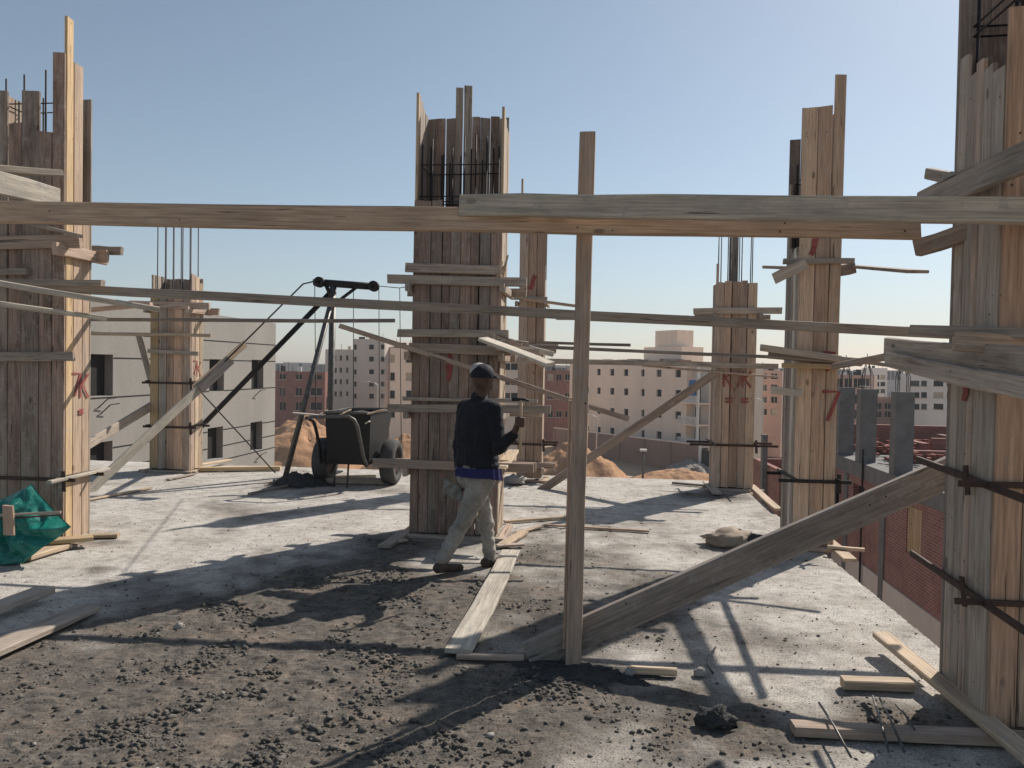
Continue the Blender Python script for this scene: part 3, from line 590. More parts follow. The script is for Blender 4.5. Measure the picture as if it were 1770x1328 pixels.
cy(691, (.08, .38), .035, 'grey', back=False, sides=False); cy(706, (.2, .45), .075, 'grey', sides=True); cy(805, (.35, .4), .085, 'brown')
board('yoke_batten', (cx1+.05, cy0-.3, zc(803)), (cx1+.05, cy1+.4, zc(795)), .12, .03, 'tan', C_, wd=(1, 0, 0))
for i in range(7): board('splintered_batten', (cx1+random.uniform(-.1, .05), cy0-.06-.02*i, zc(585)-.02*i+.04), (cx1+random.uniform(.2, .55), cy0+random.uniform(-.2, .4), zc(600)+random.uniform(-.15, .08)), random.uniform(.04, .08), .02, random.choice(['pale', 'grey', 'brown']), C_, rough=.008)
for i in range(3): board('splinter', (cx1+random.uniform(-.05, .03), cy0-.06, zc(480)), (cx1+random.uniform(-.08, .16), cy0-.07, zc(455)+random.uniform(-.1, .1)), .02, .008, 'tan', C_, rough=.004)
stroke(C_, [[(-1.4, 1.5), (-1.38, 1.86)], [(-1.43, 1.62), (-1.37, 1.64)]], .05, 'x', cy0-.0065); stroke(C_, [[(cy0+.1, 2.3), (cy0+.16, 2.5)], [(cy0+.08, 1.2), (cy0+.12, 1.35)]], .03, 'y', cx1+.0065)
for i in range(5): board('loose_offcut', (cx0+random.uniform(-.4, 1.2), cy0-random.uniform(.1, .35), .03), (cx0+random.uniform(-.3, 1.3), cy0-random.uniform(.1, .5), .03), .07, .02, 'brown', C_, wd=(0, 1, .01)) if i < 2 else None
# D: behind the middle column
dx0, dx1, dy0, dy1 = -1.13, -.765, 10.95, 11.3
zd = lambda py: ztop(915, py, dy0)
D_ = column('narrow timber formwork column at the rear just right of the middle column', dx0, dx1, dy0, dy1, [(zd(342), 'brown'), (zd(340), 'red'), (zd(344), 'red')], [(zd(458), 'dark'), (zd(482), 'tan'), (zd(480), 'tan')], [(zd(308), 'brown'), zd(345), zd(350)], [zd(345)]*3, ['brown', 'grey'], rebars=4, rz=zd(350))
yoke(D_, dx0, dx1, dy0, dy1, zd(516), (.12, .05), .05, 'grey'); yoke(D_, dx0, dx1, dy0, dy1, zd(598), (.05, .2), .07, 'grey', sides=False); clamp(D_, dx0, dx1, dy0, dy1, zd(768), .22); yoke(D_, dx0, dx1, dy0, dy1, zd(803), (.1, .2), .09, 'brown'); stroke(D_, [[(-.98, 2.75), (-.9, 2.95)]], .06, 'x', dy0-.0065)
# E: rear right
ex0, ex1, ey0, ey1 = 1.6, 2.14, 10.75, 11.12
ze = lambda py: ztop(1270, py, ey0)
E_ = column('timber formwork column at rear right with faded red letters', ex0, ex1, ey0, ey1, [(ze(488), 'brown'), (ze(486), 'red'), (ze(487), 'red'), (ze(485), 'brown'), (ze(489), 'pink')], [ze(490)]*3, [(ze(455), 'brown'), ze(490), ze(490)], [ze(490)]*2+[(ze(398), 'dark')]+[ze(490)]*2, ['brown', 'grey'], rebars=8, rz=ze(395), conc=ze(489))
yoke(E_, ex0, ex1, ey0, ey1, ze(538), (.3, .32), .085, 'grey'); clamp(E_, ex0, ex1, ey0, ey1, ze(770), .32); stroke(E_, glyph(KAY, 1.72, 1.42, .22)+glyph(SEVEN, 1.86, 1.42, .2)+glyph(KAY, 1.97, 1.42, .22)+glyph(EQ, 1.74, 1.22, .17)+glyph(EQ, 1.95, 1.22, .17), .03, 'x', ey0-.0065, 'paintfade')
# F: right middle
fx0, fx1, fy0, fy1 = 1.83, 2.2, 7.35, 7.85
zf = lambda py: ztop(1400, py, fy0)
F_ = column('tall ragged timber formwork column near the slab edge, second from right', fx0, fx1, fy0, fy1, [(zf(186), 'pink'), (zf(184), 'red'), (zf(130), 'pink')], [(zf(182), 'brown')]*4, [(zf(440), 'grey'), (zf(425), 'pale'), (zf(430), 'grey'), (zf(420), 'dark'), (zf(300), 'grey')], [(zf(215), 'dark'), (zf(158), 'grey'), zf(200)], ['grey', 'brown'], rebars=4, rz=zf(262))
board('yoke_batten', P(1337, 482, 7.28), P(1394, 455, 7.22), .1, .045, 'grey', F_); yoke(F_, fx0, fx1, fy0, fy1, zf(452), (.15, .12), .05, 'grey', back=False, sides=False); board('yoke_batten', P(1445, 470, 7.5), P(1478, 463, 7.5), .1, .04, 'dark', F_)
board('yoke_batten', P(1315, 601, 7.2), P(1452, 620, 7.26), .06, .05, 'grey', F_); board('yoke_batten', P(1328, 613, 7.3), P(1490, 627, 7.3), .07, .04, 'grey', F_, wd=(0, .5, 1)); board('yoke_batten', P(1352, 632, 7.28), P(1450, 634, 7.28), .045, .05, 'yellow', F_); board('yoke_batten', P(1335, 674, 7.2), P(1384, 680, 7.25), .07, .04, 'pale', F_)
clamp(F_, fx0, fx1, fy0, fy1, zf(832), .14, 'steel'); stroke(F_, glyph(SEVEN, 2.06, 1.66+.0, .17)+glyph(SEVEN, 2.06, 1.2, .27), .035, 'x', fy0-.0065); stroke(F_, [[(1.93, 2.72), (1.98, 2.9)]], .05, 'x', fy0-.0065)
# G: nearest right
gx0, gx1, gy0, gy1 = 1.8, 2.36, 3.7, 4.2
zg = lambda py: ztop(1660, py, gy1)
G_ = column('nearest formwork column at the right edge with grey and orange boards', gx0, gx1, gy0, gy1, [(3.3, 'orange'), (3.9, 'pink'), (3.9, 'orange'), (3.9, 'brown')], [3.6]*4, [(3.05, 'grey'), (3.1, 'grey'), (3.16, 'brown'), (3.12, 'grey'), (zg(108), 'grey')], [(4.4, 'dark'), (4.3, 'dark'), (4.2, 'dark'), 3.6], ['grey', 'pale', 'brown'], rebars=6, rz=3.9)
for zz, e in ((zg(813), .3), (zg(985)-.02, .34)):
    board('steel_clamp_bar', (gx0-.03, gy0-.38, zz-.02), (gx0-.02, gy1+e, zz+.02), .035, .016, 'rust', G_, rough=.001); board('steel_clamp_bar', (gx0-.16, gy0-.012, zz), (gx1+.1, gy0-.012, zz), .028, .01, 'rust', G_, rough=.001); board('clamp_wedge', (gx0-.03, gy0+.18, zz-.08), (gx0-.035, gy0+.2, zz+.06), .03, .01, 'rust', G_)
board('yoke_batten', PX(1605, 300, 1.76), PX(1700, 318, 1.76), .06, .04, 'grey', G_); board('yoke_batten', P(1585, 430, 4.3), P(1700, 392, 4.0), .09, .05, 'brown', G_)
board('yoke_batten', P(1577, 570, 4.0), P(1800, 577, 3.6), .05, .07, 'grey', G_); board('yoke_batten', P(1650, 590, 3.68), P(1800, 600, 3.66), .09, .03, 'pink', G_)
stroke(G_, [[(gy0+.28, 1.55), (gy0+.3, 1.7)], [(gy0+.3, 1.52), (gy0+.28, 1.58)]], .05, 'y', gx0-.0065); stroke(G_, [[(1.9, 1.68), (1.97, 1.86)], [(1.97, 1.86), (2.05, 1.8)]], .05, 'x', gy0-.0065)

# ------------------------------------------------------------------ ledgers, braces, post
def loose(label, a, b_, w, t, m, wd=(0, 0, 1), name='timber_board', cat='board', group='loose timber boards', **k):
    return board(name, P(*a) if len(a) == 3 else PX(*a[:3]), P(*b_) if len(b_) == 3 else PX(*b_[:3]), w, t, m, None, wd, label=label, cat=cat, group=group, **k)
loose('long horizontal timber crossing the whole view, lower one of the near pair', (-60, 367, 4.12), (1588, 393, 4.02), .125, .055, 'pink', seg=10, rough=.004, name='ledger_beam', cat='beam', group='near ledger beams')
loose('near horizontal timber laid above its twin, reaching the right edge', (797, 355, 4.05), (1860, 366, 3.5), .115, .055, 'pale', seg=8, rough=.004, name='ledger_beam', cat='beam', group='near ledger beams')
pst = board('timber_post', (-.1, 4.19, -.02), P(1015, 231, 4.17), .085, .075, 'brown', None, (1, 0, 0), seg=9, rough=.004, label='tall upright timber post standing in the foreground', cat='post')
board('side_lath', P(976, 1120, 4.24), P(986, 692, 4.24), .02, .04, 'red', pst, (1, 0, 0)); 
loose('broad grey diagonal brace from post foot to the nearest right column', (912, 1135, 4.22), (1700, 790, 4.62), .17, .05, 'dark', seg=6, name='diagonal_brace', cat='brace', group='diagonal braces')
loose('long thin pole spanning from left column to nearest right column', (80, 497, 6.15), (1720, 582, 6.15), .075, .045, 'grey', seg=10, rough=.004, name='scaffold_pole', cat='pole', group='scaffold poles')
loose('dark straight pole ending in mid air beside the hoist mast', (-20, 552, 7.0), (682, 555, 7.0), .035, .04, 'dark', seg=5, name='scaffold_pole', cat='pole', group='scaffold poles')
loose('thin sloping lath passing behind the worker cap to the tall post', (587, 563, 6.95), (1087, 725, 6.95), .045, .03, 'brown', seg=5, name='sloping_lath', cat='lath', group='sloping laths')
loose('sunlit plank tilted off the middle column yoke', (835, 586, 6.98), (952, 630, 6.6), .13, .03, 'pale', wd=tuple(Vector((.5, -.45, .72)).cross(P(952, 630, 6.6)-P(835, 586, 6.98))), rough=.006, name='tilted_plank', cat='plank')
loose('short board under the long pole just right of the tall post', (962, 549, 6.2), (1190, 551, 6.2), .04, .05, 'dark', seg=4)
loose('thin pole from rear column to the tall post above the roofline', (905, 517, 10.85), (1010, 531, 10.85), .04, .03, 'red')
loose('upper of the three thin poles above the beige apartment roof', (930, 592, 8.2), (1090, 597, 8.2), .03, .04, 'dark')
loose('middle of the three thin poles above the beige apartment roof', (890, 598, 8.0), (1440, 622, 8.0), .035, .04, 'dark', seg=5)
loose('lowest thick board above the beige apartment roof reaching the rear right column', (880, 622, 10.62), (1345, 634, 10.62), .07, .04, 'grey', seg=6, rough=.006)
loose('board hugging the rear right column front at letter height', (1110, 632, 10.66), (1345, 652, 10.66), .03, .03, 'brown')
loose('timber brace rising from floor to the rear right column', (932, 850, 10.36), (1236, 646, 10.68), .11, .045, 'brown', name='diagonal_brace', cat='brace', group='diagonal braces')
loose('pale brace board rising from left column foot across the rear left column', (140, 862, 8.75), (352, 665, 10.5), .13, .03, 'pale', seg=4, name='diagonal_brace', cat='brace', group='diagonal braces')
loose('pointed upper brace board spliced at the rear left column', (335, 672, 10.42), (424, 594, 11.2), .13, .03, 'tan', name='diagonal_brace', cat='brace', group='diagonal braces', wd=(.2, -.3, 1))
loose('dark splice piece on the rear left brace', (345, 672, 10.4), (398, 622, 10.8), .15, .03, 'dark', wd=(0, .3, 1))
loose('grey brace behind the left column leaning on the rear left column', (60, 825, 8.3), (268, 698, 10.85), .13, .04, 'grey', name='diagonal_brace', cat='brace', group='diagonal braces')
loose('short steep grey board at the left side of the rear left column', (240, 578, 10.95), (264, 668, 10.95), .1, .03, 'grey')
loose('thick sunlit ledger end pointing at the top of the left column', (-80, 297, 5.15), (99, 343, 6.15), .17, .06, 'pale', name='ledger_beam', cat='beam', rough=.006)
loose('thin upper ledger end above the thick sunlit one', (-80, 288, 5.4), (104, 301, 6.15), .055, .1, 'grey', name='ledger_beam', cat='beam', rough=.006)
loose('level pole ending right of the left column, topmost of the bundle', (-40, 488, 6.05), (178, 490, 6.05), .05, .06, 'grey')
loose('sunlit sloping pole, upper of two crossing the left column', (-60, 480, 5.3), (275, 535, 6.3), .045, .05, 'pale', seg=5)
loose('sunlit sloping pole, lower of two crossing the left column', (-60, 517, 5.3), (183, 551, 6.15), .04, .05, 'pale', seg=5)
loose('dim board sloping up rightwards behind the sunlit poles', (-20, 551, 6.7), (262, 527, 6.7), .04, .05, 'brown', seg=4)
loose('small tilted board below the left column top yoke', (55, 388, 6.2), (138, 408, 6.05), .03, .06, 'grey')
loose('broad weathered board near right edge, upper of the split pair', (1532, 606, 1.735, 'x'), (1860, 640, 1.735, 'x'), .15, .03, 'grey', seg=4, rough=.006)
loose('weathered board near right edge, lower of the split pair', (1534, 622, 1.69, 'x'), (1860, 690, 1.69, 'x'), .09, .03, 'grey', seg=4, rough=.006)
loose('thin board from the right middle column towards the split pair', (1440, 634, 7.2), (1560, 612, 5.6), .055, .03, 'brown')
loose('thin board drooping right from the right middle column', (1430, 616, 7.3), (1580, 638, 7.0), .035, .03, 'grey')
loose('flat thin board sticking out right from top yoke of the right middle column', (1445, 458, 8.4), (1586, 470, 6.0), .15, .025, 'brown', wd=(1, 0, 0), seg=4)
loose('thin lath end left of the right middle column top yoke', (1318, 462, 7.9), (1440, 466, 7.9), .03, .03, 'brown')
loose('wide inclined brace across the top of the nearest right column', (1590, 352, 1.70, 'x'), (1850, 236, 1.70, 'x'), .13, .035, 'grey', name='diagonal_brace', cat='brace', group='diagonal braces')
# boards lying on the slab
def ground_board(label, a, b_, w, t, m, z0=.012, z1=.012, name='floor_plank', **k):
    p, q_ = G(*a), G(*b_); p.z = z0+t/2; q_.z = z1+t/2
    return board(name, p, q_, w, t, m, None, (q_-p).cross(Vector((0, 0, 1))).normalized(), label=label, cat='plank', group='planks lying on the slab', **k)
ground_board('long pale plank on the floor behind the worker', (793, 1140), (884, 962), .16, .03, 'pale', .03, .03, seg=6, rough=.006)
ground_board('thin wooden strip between the pale plank and the post foot', (790, 1142), (905, 1146), .04, .03, 'brown')
ground_board('short thick stick on the floor right of the post foot', (1090, 1168), (1170, 1172), .035, .04, 'tan')
ground_board('long sunlit plank at lower right leaning under the nearest column', (1522, 1128), (1790, 1345), .1, .035, 'tan', .09, .05, seg=4)
ground_board('thin split lath beside the lower right plank', (1532, 1124), (1596, 1184), .03, .012, 'pale', .08, .03)
ground_board('short thick timber block lying at lower right', (1455, 1192), (1575, 1196), .08, .05, 'tan')
ground_board('long board along the bottom right of the floor', (1370, 1272), (1790, 1292), .09, .045, 'brown', seg=4)
ground_board('shaded board end at the left edge, upper of two', (-40, 1085), (80, 1038), .13, .05, 'grey', .05, .05)
ground_board('shaded grey board at the left edge, lower of two', (-60, 1165), (152, 1062), .16, .04, 'grey', .04, .02)
ground_board('yellow plank by the left column foot', (86, 952), (160, 945), .13, .04, 'yellow', .06, .06); ground_board('pale plank under the yellow one by the teal sack', (40, 972), (112, 950), .14, .04, 'tan', .015, .015); ground_board('short plank behind the left column foot', (150, 932), (205, 930), .1, .03, 'tan')
ground_board('thin lath on the floor below the rear left brace', (150, 868), (262, 846), .05, .02, 'tan'); ground_board('long timber at the slab rim right of the rear left column', (345, 816), (485, 814), .1, .06, 'yellow', seg=4); ground_board('pale board lying on the slab rim timber', (340, 812), (398, 802), .1, .03, 'tan', .05, .05)
ground_board('short grey lath at the rear left column foot', (290, 832), (335, 822), .06, .02, 'grey'); ground_board('thin lath right of the middle column foot, upper one', (872, 906), (980, 898), .05, .025, 'tan'); ground_board('long thin lath behind the post foot', (942, 911), (1122, 922), .045, .02, 'red')
ground_board('short lath right of the middle column foot, lower one', (895, 925), (935, 914), .06, .02, 'tan'); ground_board('block beside the middle column foot', (868, 948), (905, 925), .1, .03, 'tan')
ground_board('dark lath left of the rear right column foot', (1162, 838), (1222, 843), .06, .03, 'dark'); ground_board('tilted board against the rear right column foot', (1222, 838), (1240, 858), .12, .03, 'grey', .02, .02); ground_board('pale board at the slab edge right of the rear right column', (1298, 845), (1345, 888), .1, .03, 'tan', .03, .03)
ground_board('pale board at the slab edge below the right middle column', (1425, 938), (1470, 978), .12, .03, 'tan', .03, .03); ground_board('cross stick on the slab edge below the right middle column', (1430, 960), (1494, 966), .05, .03, 'tan', .062, .062)
ground_board('grey plank in front of the middle column foot', (665, 950), (700, 925), .12, .03, 'grey'); ground_board('thin floor lath in front of the cart', (430, 858), (520, 838), .03, .03, 'dark')
for i, (a, b_) in enumerate([((1415, 1240), (1470, 1340)), ((1508, 1228), (1535, 1330)), ((1520, 1232), (1562, 1330)), ((1548, 1243), (1580, 1290))]):
    p, q_ = G(*a), G(*b_); p.z = .07; q_.z = .075; tube('rebar_offcut', [p, (p+q_)/2+Vector((0, 0, .01)), q_], .006, 'pipe', None, 6, 'thin steel rod lying at lower right, '+['leftmost of four', 'second from left', 'third from left', 'rightmost of four'][i], 'rod', 'steel rods on the floor')
pts = [G(1237, 1125), G(1226, 1140), G(1222, 1156), G(1232, 1170)]
for p in pts: p.z = .02
tube('bent_wire', pts, .007, 'pipe', None, 6, 'small bent wire hook on the sunlit floor right of the brace', 'wire')

# ------------------------------------------------------------------ hoist (gin pole)
HY = 11.2
def hp(px, py, y=HY): return P(px, py, y)
hb = hp(571, 815); root = empty('hoist_mast', (hb.x, HY, 0), 'black tripod hoist with two pulleys standing behind the mortar cart', 'hoist')
tube('mast', [(hb.x, HY, -.01), hp(571, 712), hp(576, 490)], .05, 'pipe', root, 10)
tube('crossarm', [hp(543, 488), hp(653, 496)], .055, 'steel', root, 8)
for (px, py) in ((552, 488), (646, 495)):
    c = hp(px, py, HY-.06); v, f = lathe([(.02, -.03), (.08, -.035), (.075, -.012), (.06, 0), (.075, .012), (.08, .035), (.02, .03)], 20)
    link('pulley', mesh('pulley', v, f), M['steel'], root, Matrix.Translation(c) @ Matrix.Rotation(math.pi/2, 4, 'Z'), True)
tube('arm_strut', [hp(583, 522), hp(616, 497)], .025, 'steel', root); tube('arm_strut', [hp(573, 515), hp(563, 492)], .03, 'steel', root)
lf = G(492, 832); tube('tripod_leg', [hp(577, 505, HY-.05), (lf.x, lf.y, .02)], .042, 'pipe', root, 8); bl = Vector((-6.75, 11.45, 0.02)); tube('tripod_leg', [hp(572, 505, HY+.05), bl], .042, 'steel', root, 8)
boxes('base_plate', [((hb.x-.15, HY-.15, .004), (hb.x+.15, HY+.15, .02))], 'steel', root); tube('collar', [hp(574, 505, HY), hp(574, 515, HY)], .055, 'rust', root)
def rope(label, *pts, r=.006): tube('rope', [Vector(p) for p in pts], r, 'rope', None, 5, label, 'rope', 'hoist ropes')
rope('guy rope from hoist top down to the rear left column', hp(545, 486), hp(524, 491, 11.1), hp(430, 584, 10.9), P(345, 668, 10.55), r=.012); rope('tie rope from the rear left column down to the slab rim', P(338, 668, 10.5), Vector((*G(476, 820)[:2], .02)), r=.01)
rope('hoist cable over the top of the arm to the middle column', hp(540, 484), hp(690, 498), P(716, 494, 7.75)); rope('hanging hoist cable, leftmost of four', hp(544, 490, HY-.06), hp(547, 800, HY-.06)); rope('hanging hoist cable right of the mast', hp(611, 495), hp(611, 716)); rope('hanging hoist cable from the right pulley', hp(655, 497), hp(656, 800)); rope('hanging hoist cable beside the middle column', hp(691, 498), hp(694, 805))
# ------------------------------------------------------------------ mortar cart
root = empty('mortar_cart', (-3.26, 10.3, 0), 'black two wheeled mortar cart with tubular handle parked behind', 'cart')
CZ = .05
v, f = [], []
def tubv(z, hx, ya, yb): return [(-3.265-hx, ya, z), (-3.265+hx, ya, z), (-3.265+hx, yb, z), (-3.265-hx, yb, z)]
v = tubv(.31, .285, 9.9, 10.6)+tubv(1.0, .31, 9.86, 10.95)+tubv(.99, .285, 9.89, 10.92)+tubv(.35, .26, 9.93, 10.57)
f = [(3, 2, 1, 0)]+[(i, (i+1) % 4, 4+(i+1) % 4, 4+i) for i in range(4)]+[(4+i, 4+(i+1) % 4, 8+(i+1) % 4, 8+i) for i in range(4)]+[(8+i, 8+(i+1) % 4, 12+(i+1) % 4, 12+i) for i in range(4)]+[(12, 13, 14, 15)]
tb = link('tub', mesh('tub', v, f), M['steel'], root); rim = [(-3.58, 9.85, 1.0), (-2.95, 9.85, 1.0), (-2.95, 10.96, 1.0), (-3.58, 10.96, 1.0), (-3.58, 9.852, 1.0)]
tube('rim', rim, .018, 'pipe', tb, 6)
heap('mortar_load', -3.265, 10.4, .27, .48, .1, 'wet', None, None, z0=.9, n=24, rough=.1, sc=4); lo = bpy.data.objects['mortar_load']; adopt(lo, root)
for kx, nme in ((-3.73, 0), (-2.79, 1)):
    v, f = lathe([(.19, -.09), (.27, -.1), (.305, -.075), (.31, 0), (.305, .075), (.27, .1), (.19, .09), (.18, 0)], 32)
    for i, q_ in enumerate(v):
        if i % 8 in (2, 3, 4) and (i//8) % 2: v[i] = (q_[0], q_[1]*.97, q_[2]*.97)
    Mt = Matrix.Translation((kx, 10.32, .31)); w_ = link('tyre', mesh('tyre', v, f), M['rubber'], root, Mt, True)
    v, f = lathe([(.03, -.05), (.12, -.045), (.19, -.07), (.19, .07), (.12, .045), (.03, .05)], 24); link('wheel_rim', mesh('rim', v, f), M['rust'], w_, Mt, True)
tube('axle', [(-3.75, 10.32, .31), (-2.77, 10.32, .31)], .03, 'steel', root)
tube('handle', [P(634, 806, 9.75), P(628, 790, 9.65), P(618, 738, 9.55), P(612, 726, 9.53), P(602, 720, 9.52), P(540, 721, 9.52), P(532, 723, 9.55)], .024, 'pipe', root, 8); tube('handle', [P(528, 722, 9.55), P(541, 727, 9.6), P(545, 738, 9.7), P(552, 768, 9.9), P(556, 800, 10)], .022, 'steel', root, 8)
tube('chassis_bar', [(-3.0, 9.75, .34), (-2.86, 10.7, .5)], .02, 'steel', root); tube('chassis_bar', [(-3.5, 9.75, .34), (-3.6, 10.7, .4)], .02, 'steel', root); tube('prop_stand', [(-3.27, 9.95, .45), (-3.27, 9.88, .0)], .014, 'pipe', root); tube('prop_stand', [(-3.45, 9.97, .4), (-3.46, 9.9, .0)], .014, 'pipe', root)
for i, (a, b_, m_) in enumerate([((506, 714), (560, 719), 'pale'), ((548, 720), (565, 710), 'pale'), ((590, 716), (605, 709), 'tan'), ((635, 716), (665, 708), 'tan'), ((634, 731), (669, 711), 'pale')]):
    loose('short board lying across the mortar cart rim, '+['leftmost', 'second from left', 'third from left', 'fourth from left', 'rightmost'][i], (a[0], a[1], 9.8), (b_[0], b_[1], 9.95 if i < 4 else 10.8), .06, .02, m_, wd=(0, 1, .1), name='cart_board', group='boards on the cart')
ground_board('thick timber lying in front of the cart wheels', (545, 836), (672, 838), .12, .07, 'grey', name='wheel_chock'); ground_board('pale batten between the cart wheels', (580, 829), (650, 828), .05, .05, 'pale')
heap('mortar_heap', *G(512, 838)[:2], .42, .34, .17, 'wet', 'dark heap of spilled mortar at the hoist leg', 'mortar', z0=-.01, n=30, rough=.7, sc=6, seed=3)
heap('mortar_heap', *G(1000, 1165)[:2], .5, .22, .05, 'wet', 'low dark mortar mound around the post foot', 'mortar', z0=-.008, n=30, rough=.7, sc=6, seed=9)
# ------------------------------------------------------------------ teal sack
def sack():
    out = [(55, 836), (66, 852), (84, 872), (104, 893), (123, 911), (100, 930), (72, 948), (42, 972), (15, 988), (-30, 1002), (-75, 985), (-90, 930), (-60, 890), (-20, 872), (10, 860), (38, 846)]
    Yb = 5.85; pts = [P(x, y, Yb-(.22 if y > 940 else .1 if y > 900 else 0)) for x, y in out]; c = sum(pts, Vector())/len(pts); n = len(pts); K = 34; NS = n*8
    def edge(i):
        k = i/NS*n; a = int(k) % n; return pts[a].lerp(pts[(a+1) % n], k-int(k))
    v, f = [], []
    for sgn in (-1, 1):
        for j in range(K+1):
            t = j/K
            for i in range(NS):
                p = c.lerp(edge(i), t); b_ = (1-t**3)*(.14 if sgn < 0 else .08); w = noise.fractal((p.x*7, p.z*7, sgn*3), 1, 2.1, 4)*.07+abs(noise.noise((p.x*13+p.z*7, p.z*5, 1)))*.07+abs(noise.noise((p.x*26-p.z*17, p.z*21, 4)))*.012
                v.append((p.x, p.y+sgn*b_+w*(1-t**6), max(.012, p.z)))
    for s in range(2):
        o = s*(K+1)*NS
        for j in range(K):
            for i in range(NS):
                q_ = (o+j*NS+i, o+j*NS+(i+1) % NS, o+(j+1)*NS+(i+1) % NS, o+(j+1)*NS+i); f.append(q_ if s else q_[::-1])
    for i in range(NS): f.append((K*NS+i, K*NS+(i+1) % NS, (K+1)*NS+K*NS+(i+1) % NS, (K+1)*NS+K*NS+i))
    o = link('plastic_sack', mesh('sack', v, f), M['teal'], smooth=True); tag(o, 'crumpled shiny teal plastic sack at the foot of the left column', 'sack')
sack()
tg = empty('bar_clamp', P(20, 890, 5.5), 'steel bar clamp with brown wedge in front of the teal sack', 'clamp')
board('clamp_bar', P(-60, 893, 5.5), P(105, 886, 5.72), .02, .02, 'grey', tg); board('clamp_bar', P(-20, 899, 5.53), P(104, 890, 5.74), .012, .02, 'rust', tg); board('wedge', P(16, 925, 5.47), P(14, 874, 5.47), .085, .03, 'red', tg, wd=(1, 0, 0))
# cement bag and debris
def lump(name, c, rx, ry, rz, m, label, cat, seed, nz=.3, sub=3):
    bm = bmesh.new(); bmesh.ops.create_icosphere(bm, subdivisions=sub, radius=1)
    for q_ in bm.verts:
        k = 1+nz*noise.fractal((q_.co.x*2.4+seed, q_.co.y*2.4, q_.co.z*2.4), 1, 2, 4); q_.co = Vector((q_.co.x*rx*k, q_.co.y*ry*k, max(-.25, q_.co.z)*rz*k))
    me = bpy.data.meshes.new(name); bm.to_mesh(me); bm.free(); o = link(name, me, M[m], None, Matrix.Translation(c), True); return tag(o, label, cat)
g = G(1262, 945); lump('cement_bag', (g.x, g.y, .06), .24, .16, .085, 'sackpaper', 'crumpled brown cement bag left of the right middle column', 'bag', 2, .5); g = G(1310, 950); lump('cement_bag', (g.x, g.y, .05), .12, .1, .07, 'wet', 'small dark lump beside the crumpled cement bag', 'lump', 5, .5)
g = G(1237, 1258); lump('concrete_lump', (g.x, g.y, .035), .085, .05, .05, 'wet', 'dark ragged mortar lump on the floor at lower right', 'lump', 8, .7); g = G(1210, 1170); lump('stone', (g.x, g.y, .02), .032, .03, .03, 'stone', 'round grey stone beside the bent wire', 'stone', 11, .3); g = G(1088, 1170); lump('stone', (g.x, g.y, .02), .028, .025, .03, 'stone', 'small stone at the left end of the short thick stick', 'stone', 13, .3); g = G(310, 1088); lump('stone', (g.x, g.y, .015), .03, .025, .025, 'stone', 'single pale stone on the dark mortar patch at left', 'stone', 17, .4); g = G(890, 838); lump('cement_bag', (g.x, g.y, .05), .15, .12, .09, 'stone', 'pale dusty bag at the foot of the rear column', 'bag', 21, .4)

# clods and pebbles scattered over the slab
def scatter(name, N, m, rmin, rmax, mode, label):
    t = (1+5**.5)/2; iv = np.array([(-1, t, 0), (1, t, 0), (-1, -t, 0), (1, -t, 0), (0, -1, t), (0, 1, t), (0, -1, -t), (0, 1, -t), (t, 0, -1), (t, 0, 1), (-t, 0, -1), (-t, 0, 1)])/1.9
    fi = np.array([(0, 11, 5), (0, 5, 1), (0, 1, 7), (0, 7, 10), (0, 10, 11), (1, 5, 9), (5, 11, 4), (11, 10, 2), (10, 7, 6), (7, 1, 8), (3, 9, 4), (3, 4, 2), (3, 2, 6), (3, 6, 8), (3, 8, 9), (4, 9, 5), (2, 4, 11), (6, 2, 10), (8, 6, 7), (9, 8, 1)])
    vs, fs = [], []; k = 0; tries = 0
    while k < N and tries < N*60:
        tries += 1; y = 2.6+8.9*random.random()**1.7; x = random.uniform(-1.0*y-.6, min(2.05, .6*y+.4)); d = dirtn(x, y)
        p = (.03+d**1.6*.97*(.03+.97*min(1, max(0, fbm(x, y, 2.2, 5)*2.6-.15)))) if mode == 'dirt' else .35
        if random.random() > p: continue
        r = rmin+(rmax-rmin)*random.random()**7; r *= .55+.6*d
        q_ = iv*(1+RNG.uniform(-.55, .45, (12, 1)))*np.array([random.uniform(.6, 1.5), random.uniform(.6, 1.3), random.uniform(.35, .9)])*r; a = random.uniform(0, 6.3); c, s = math.cos(a), math.sin(a)
        q_ = q_ @ np.array([[c, s, 0], [-s, c, 0], [0, 0, 1]]); vs.append(q_+np.array([x, y, slab_h(x, y, d)+r*.25])); fs.append(fi+12*k); k += 1
    v = np.concatenate(vs); f = np.concatenate(fs); me = bpy.data.meshes.new(name); me.vertices.add(len(v)); me.vertices.foreach_set('co', v.ravel()); me.loops.add(f.size); me.loops.foreach_set('vertex_index', f.ravel().astype(np.int32))
    me.polygons.add(len(f)); me.polygons.foreach_set('loop_start', np.arange(0, f.size, 3, dtype=np.int32)); me.polygons.foreach_set('loop_total', np.full(len(f), 3, dtype=np.int32)); me.update(calc_edges=True); me.validate()
    o = link(name, me, M[m]); tag(o, label, 'rubble', kind='stuff')
scatter('mortar_clods', 34000, 'clod', .0016, .017, 'dirt', 'dark mortar clods scattered over the dirty floor'); scatter('pebbles', 700, 'stone', .004, .016, 'all', 'pale pebbles strewn over the slab')

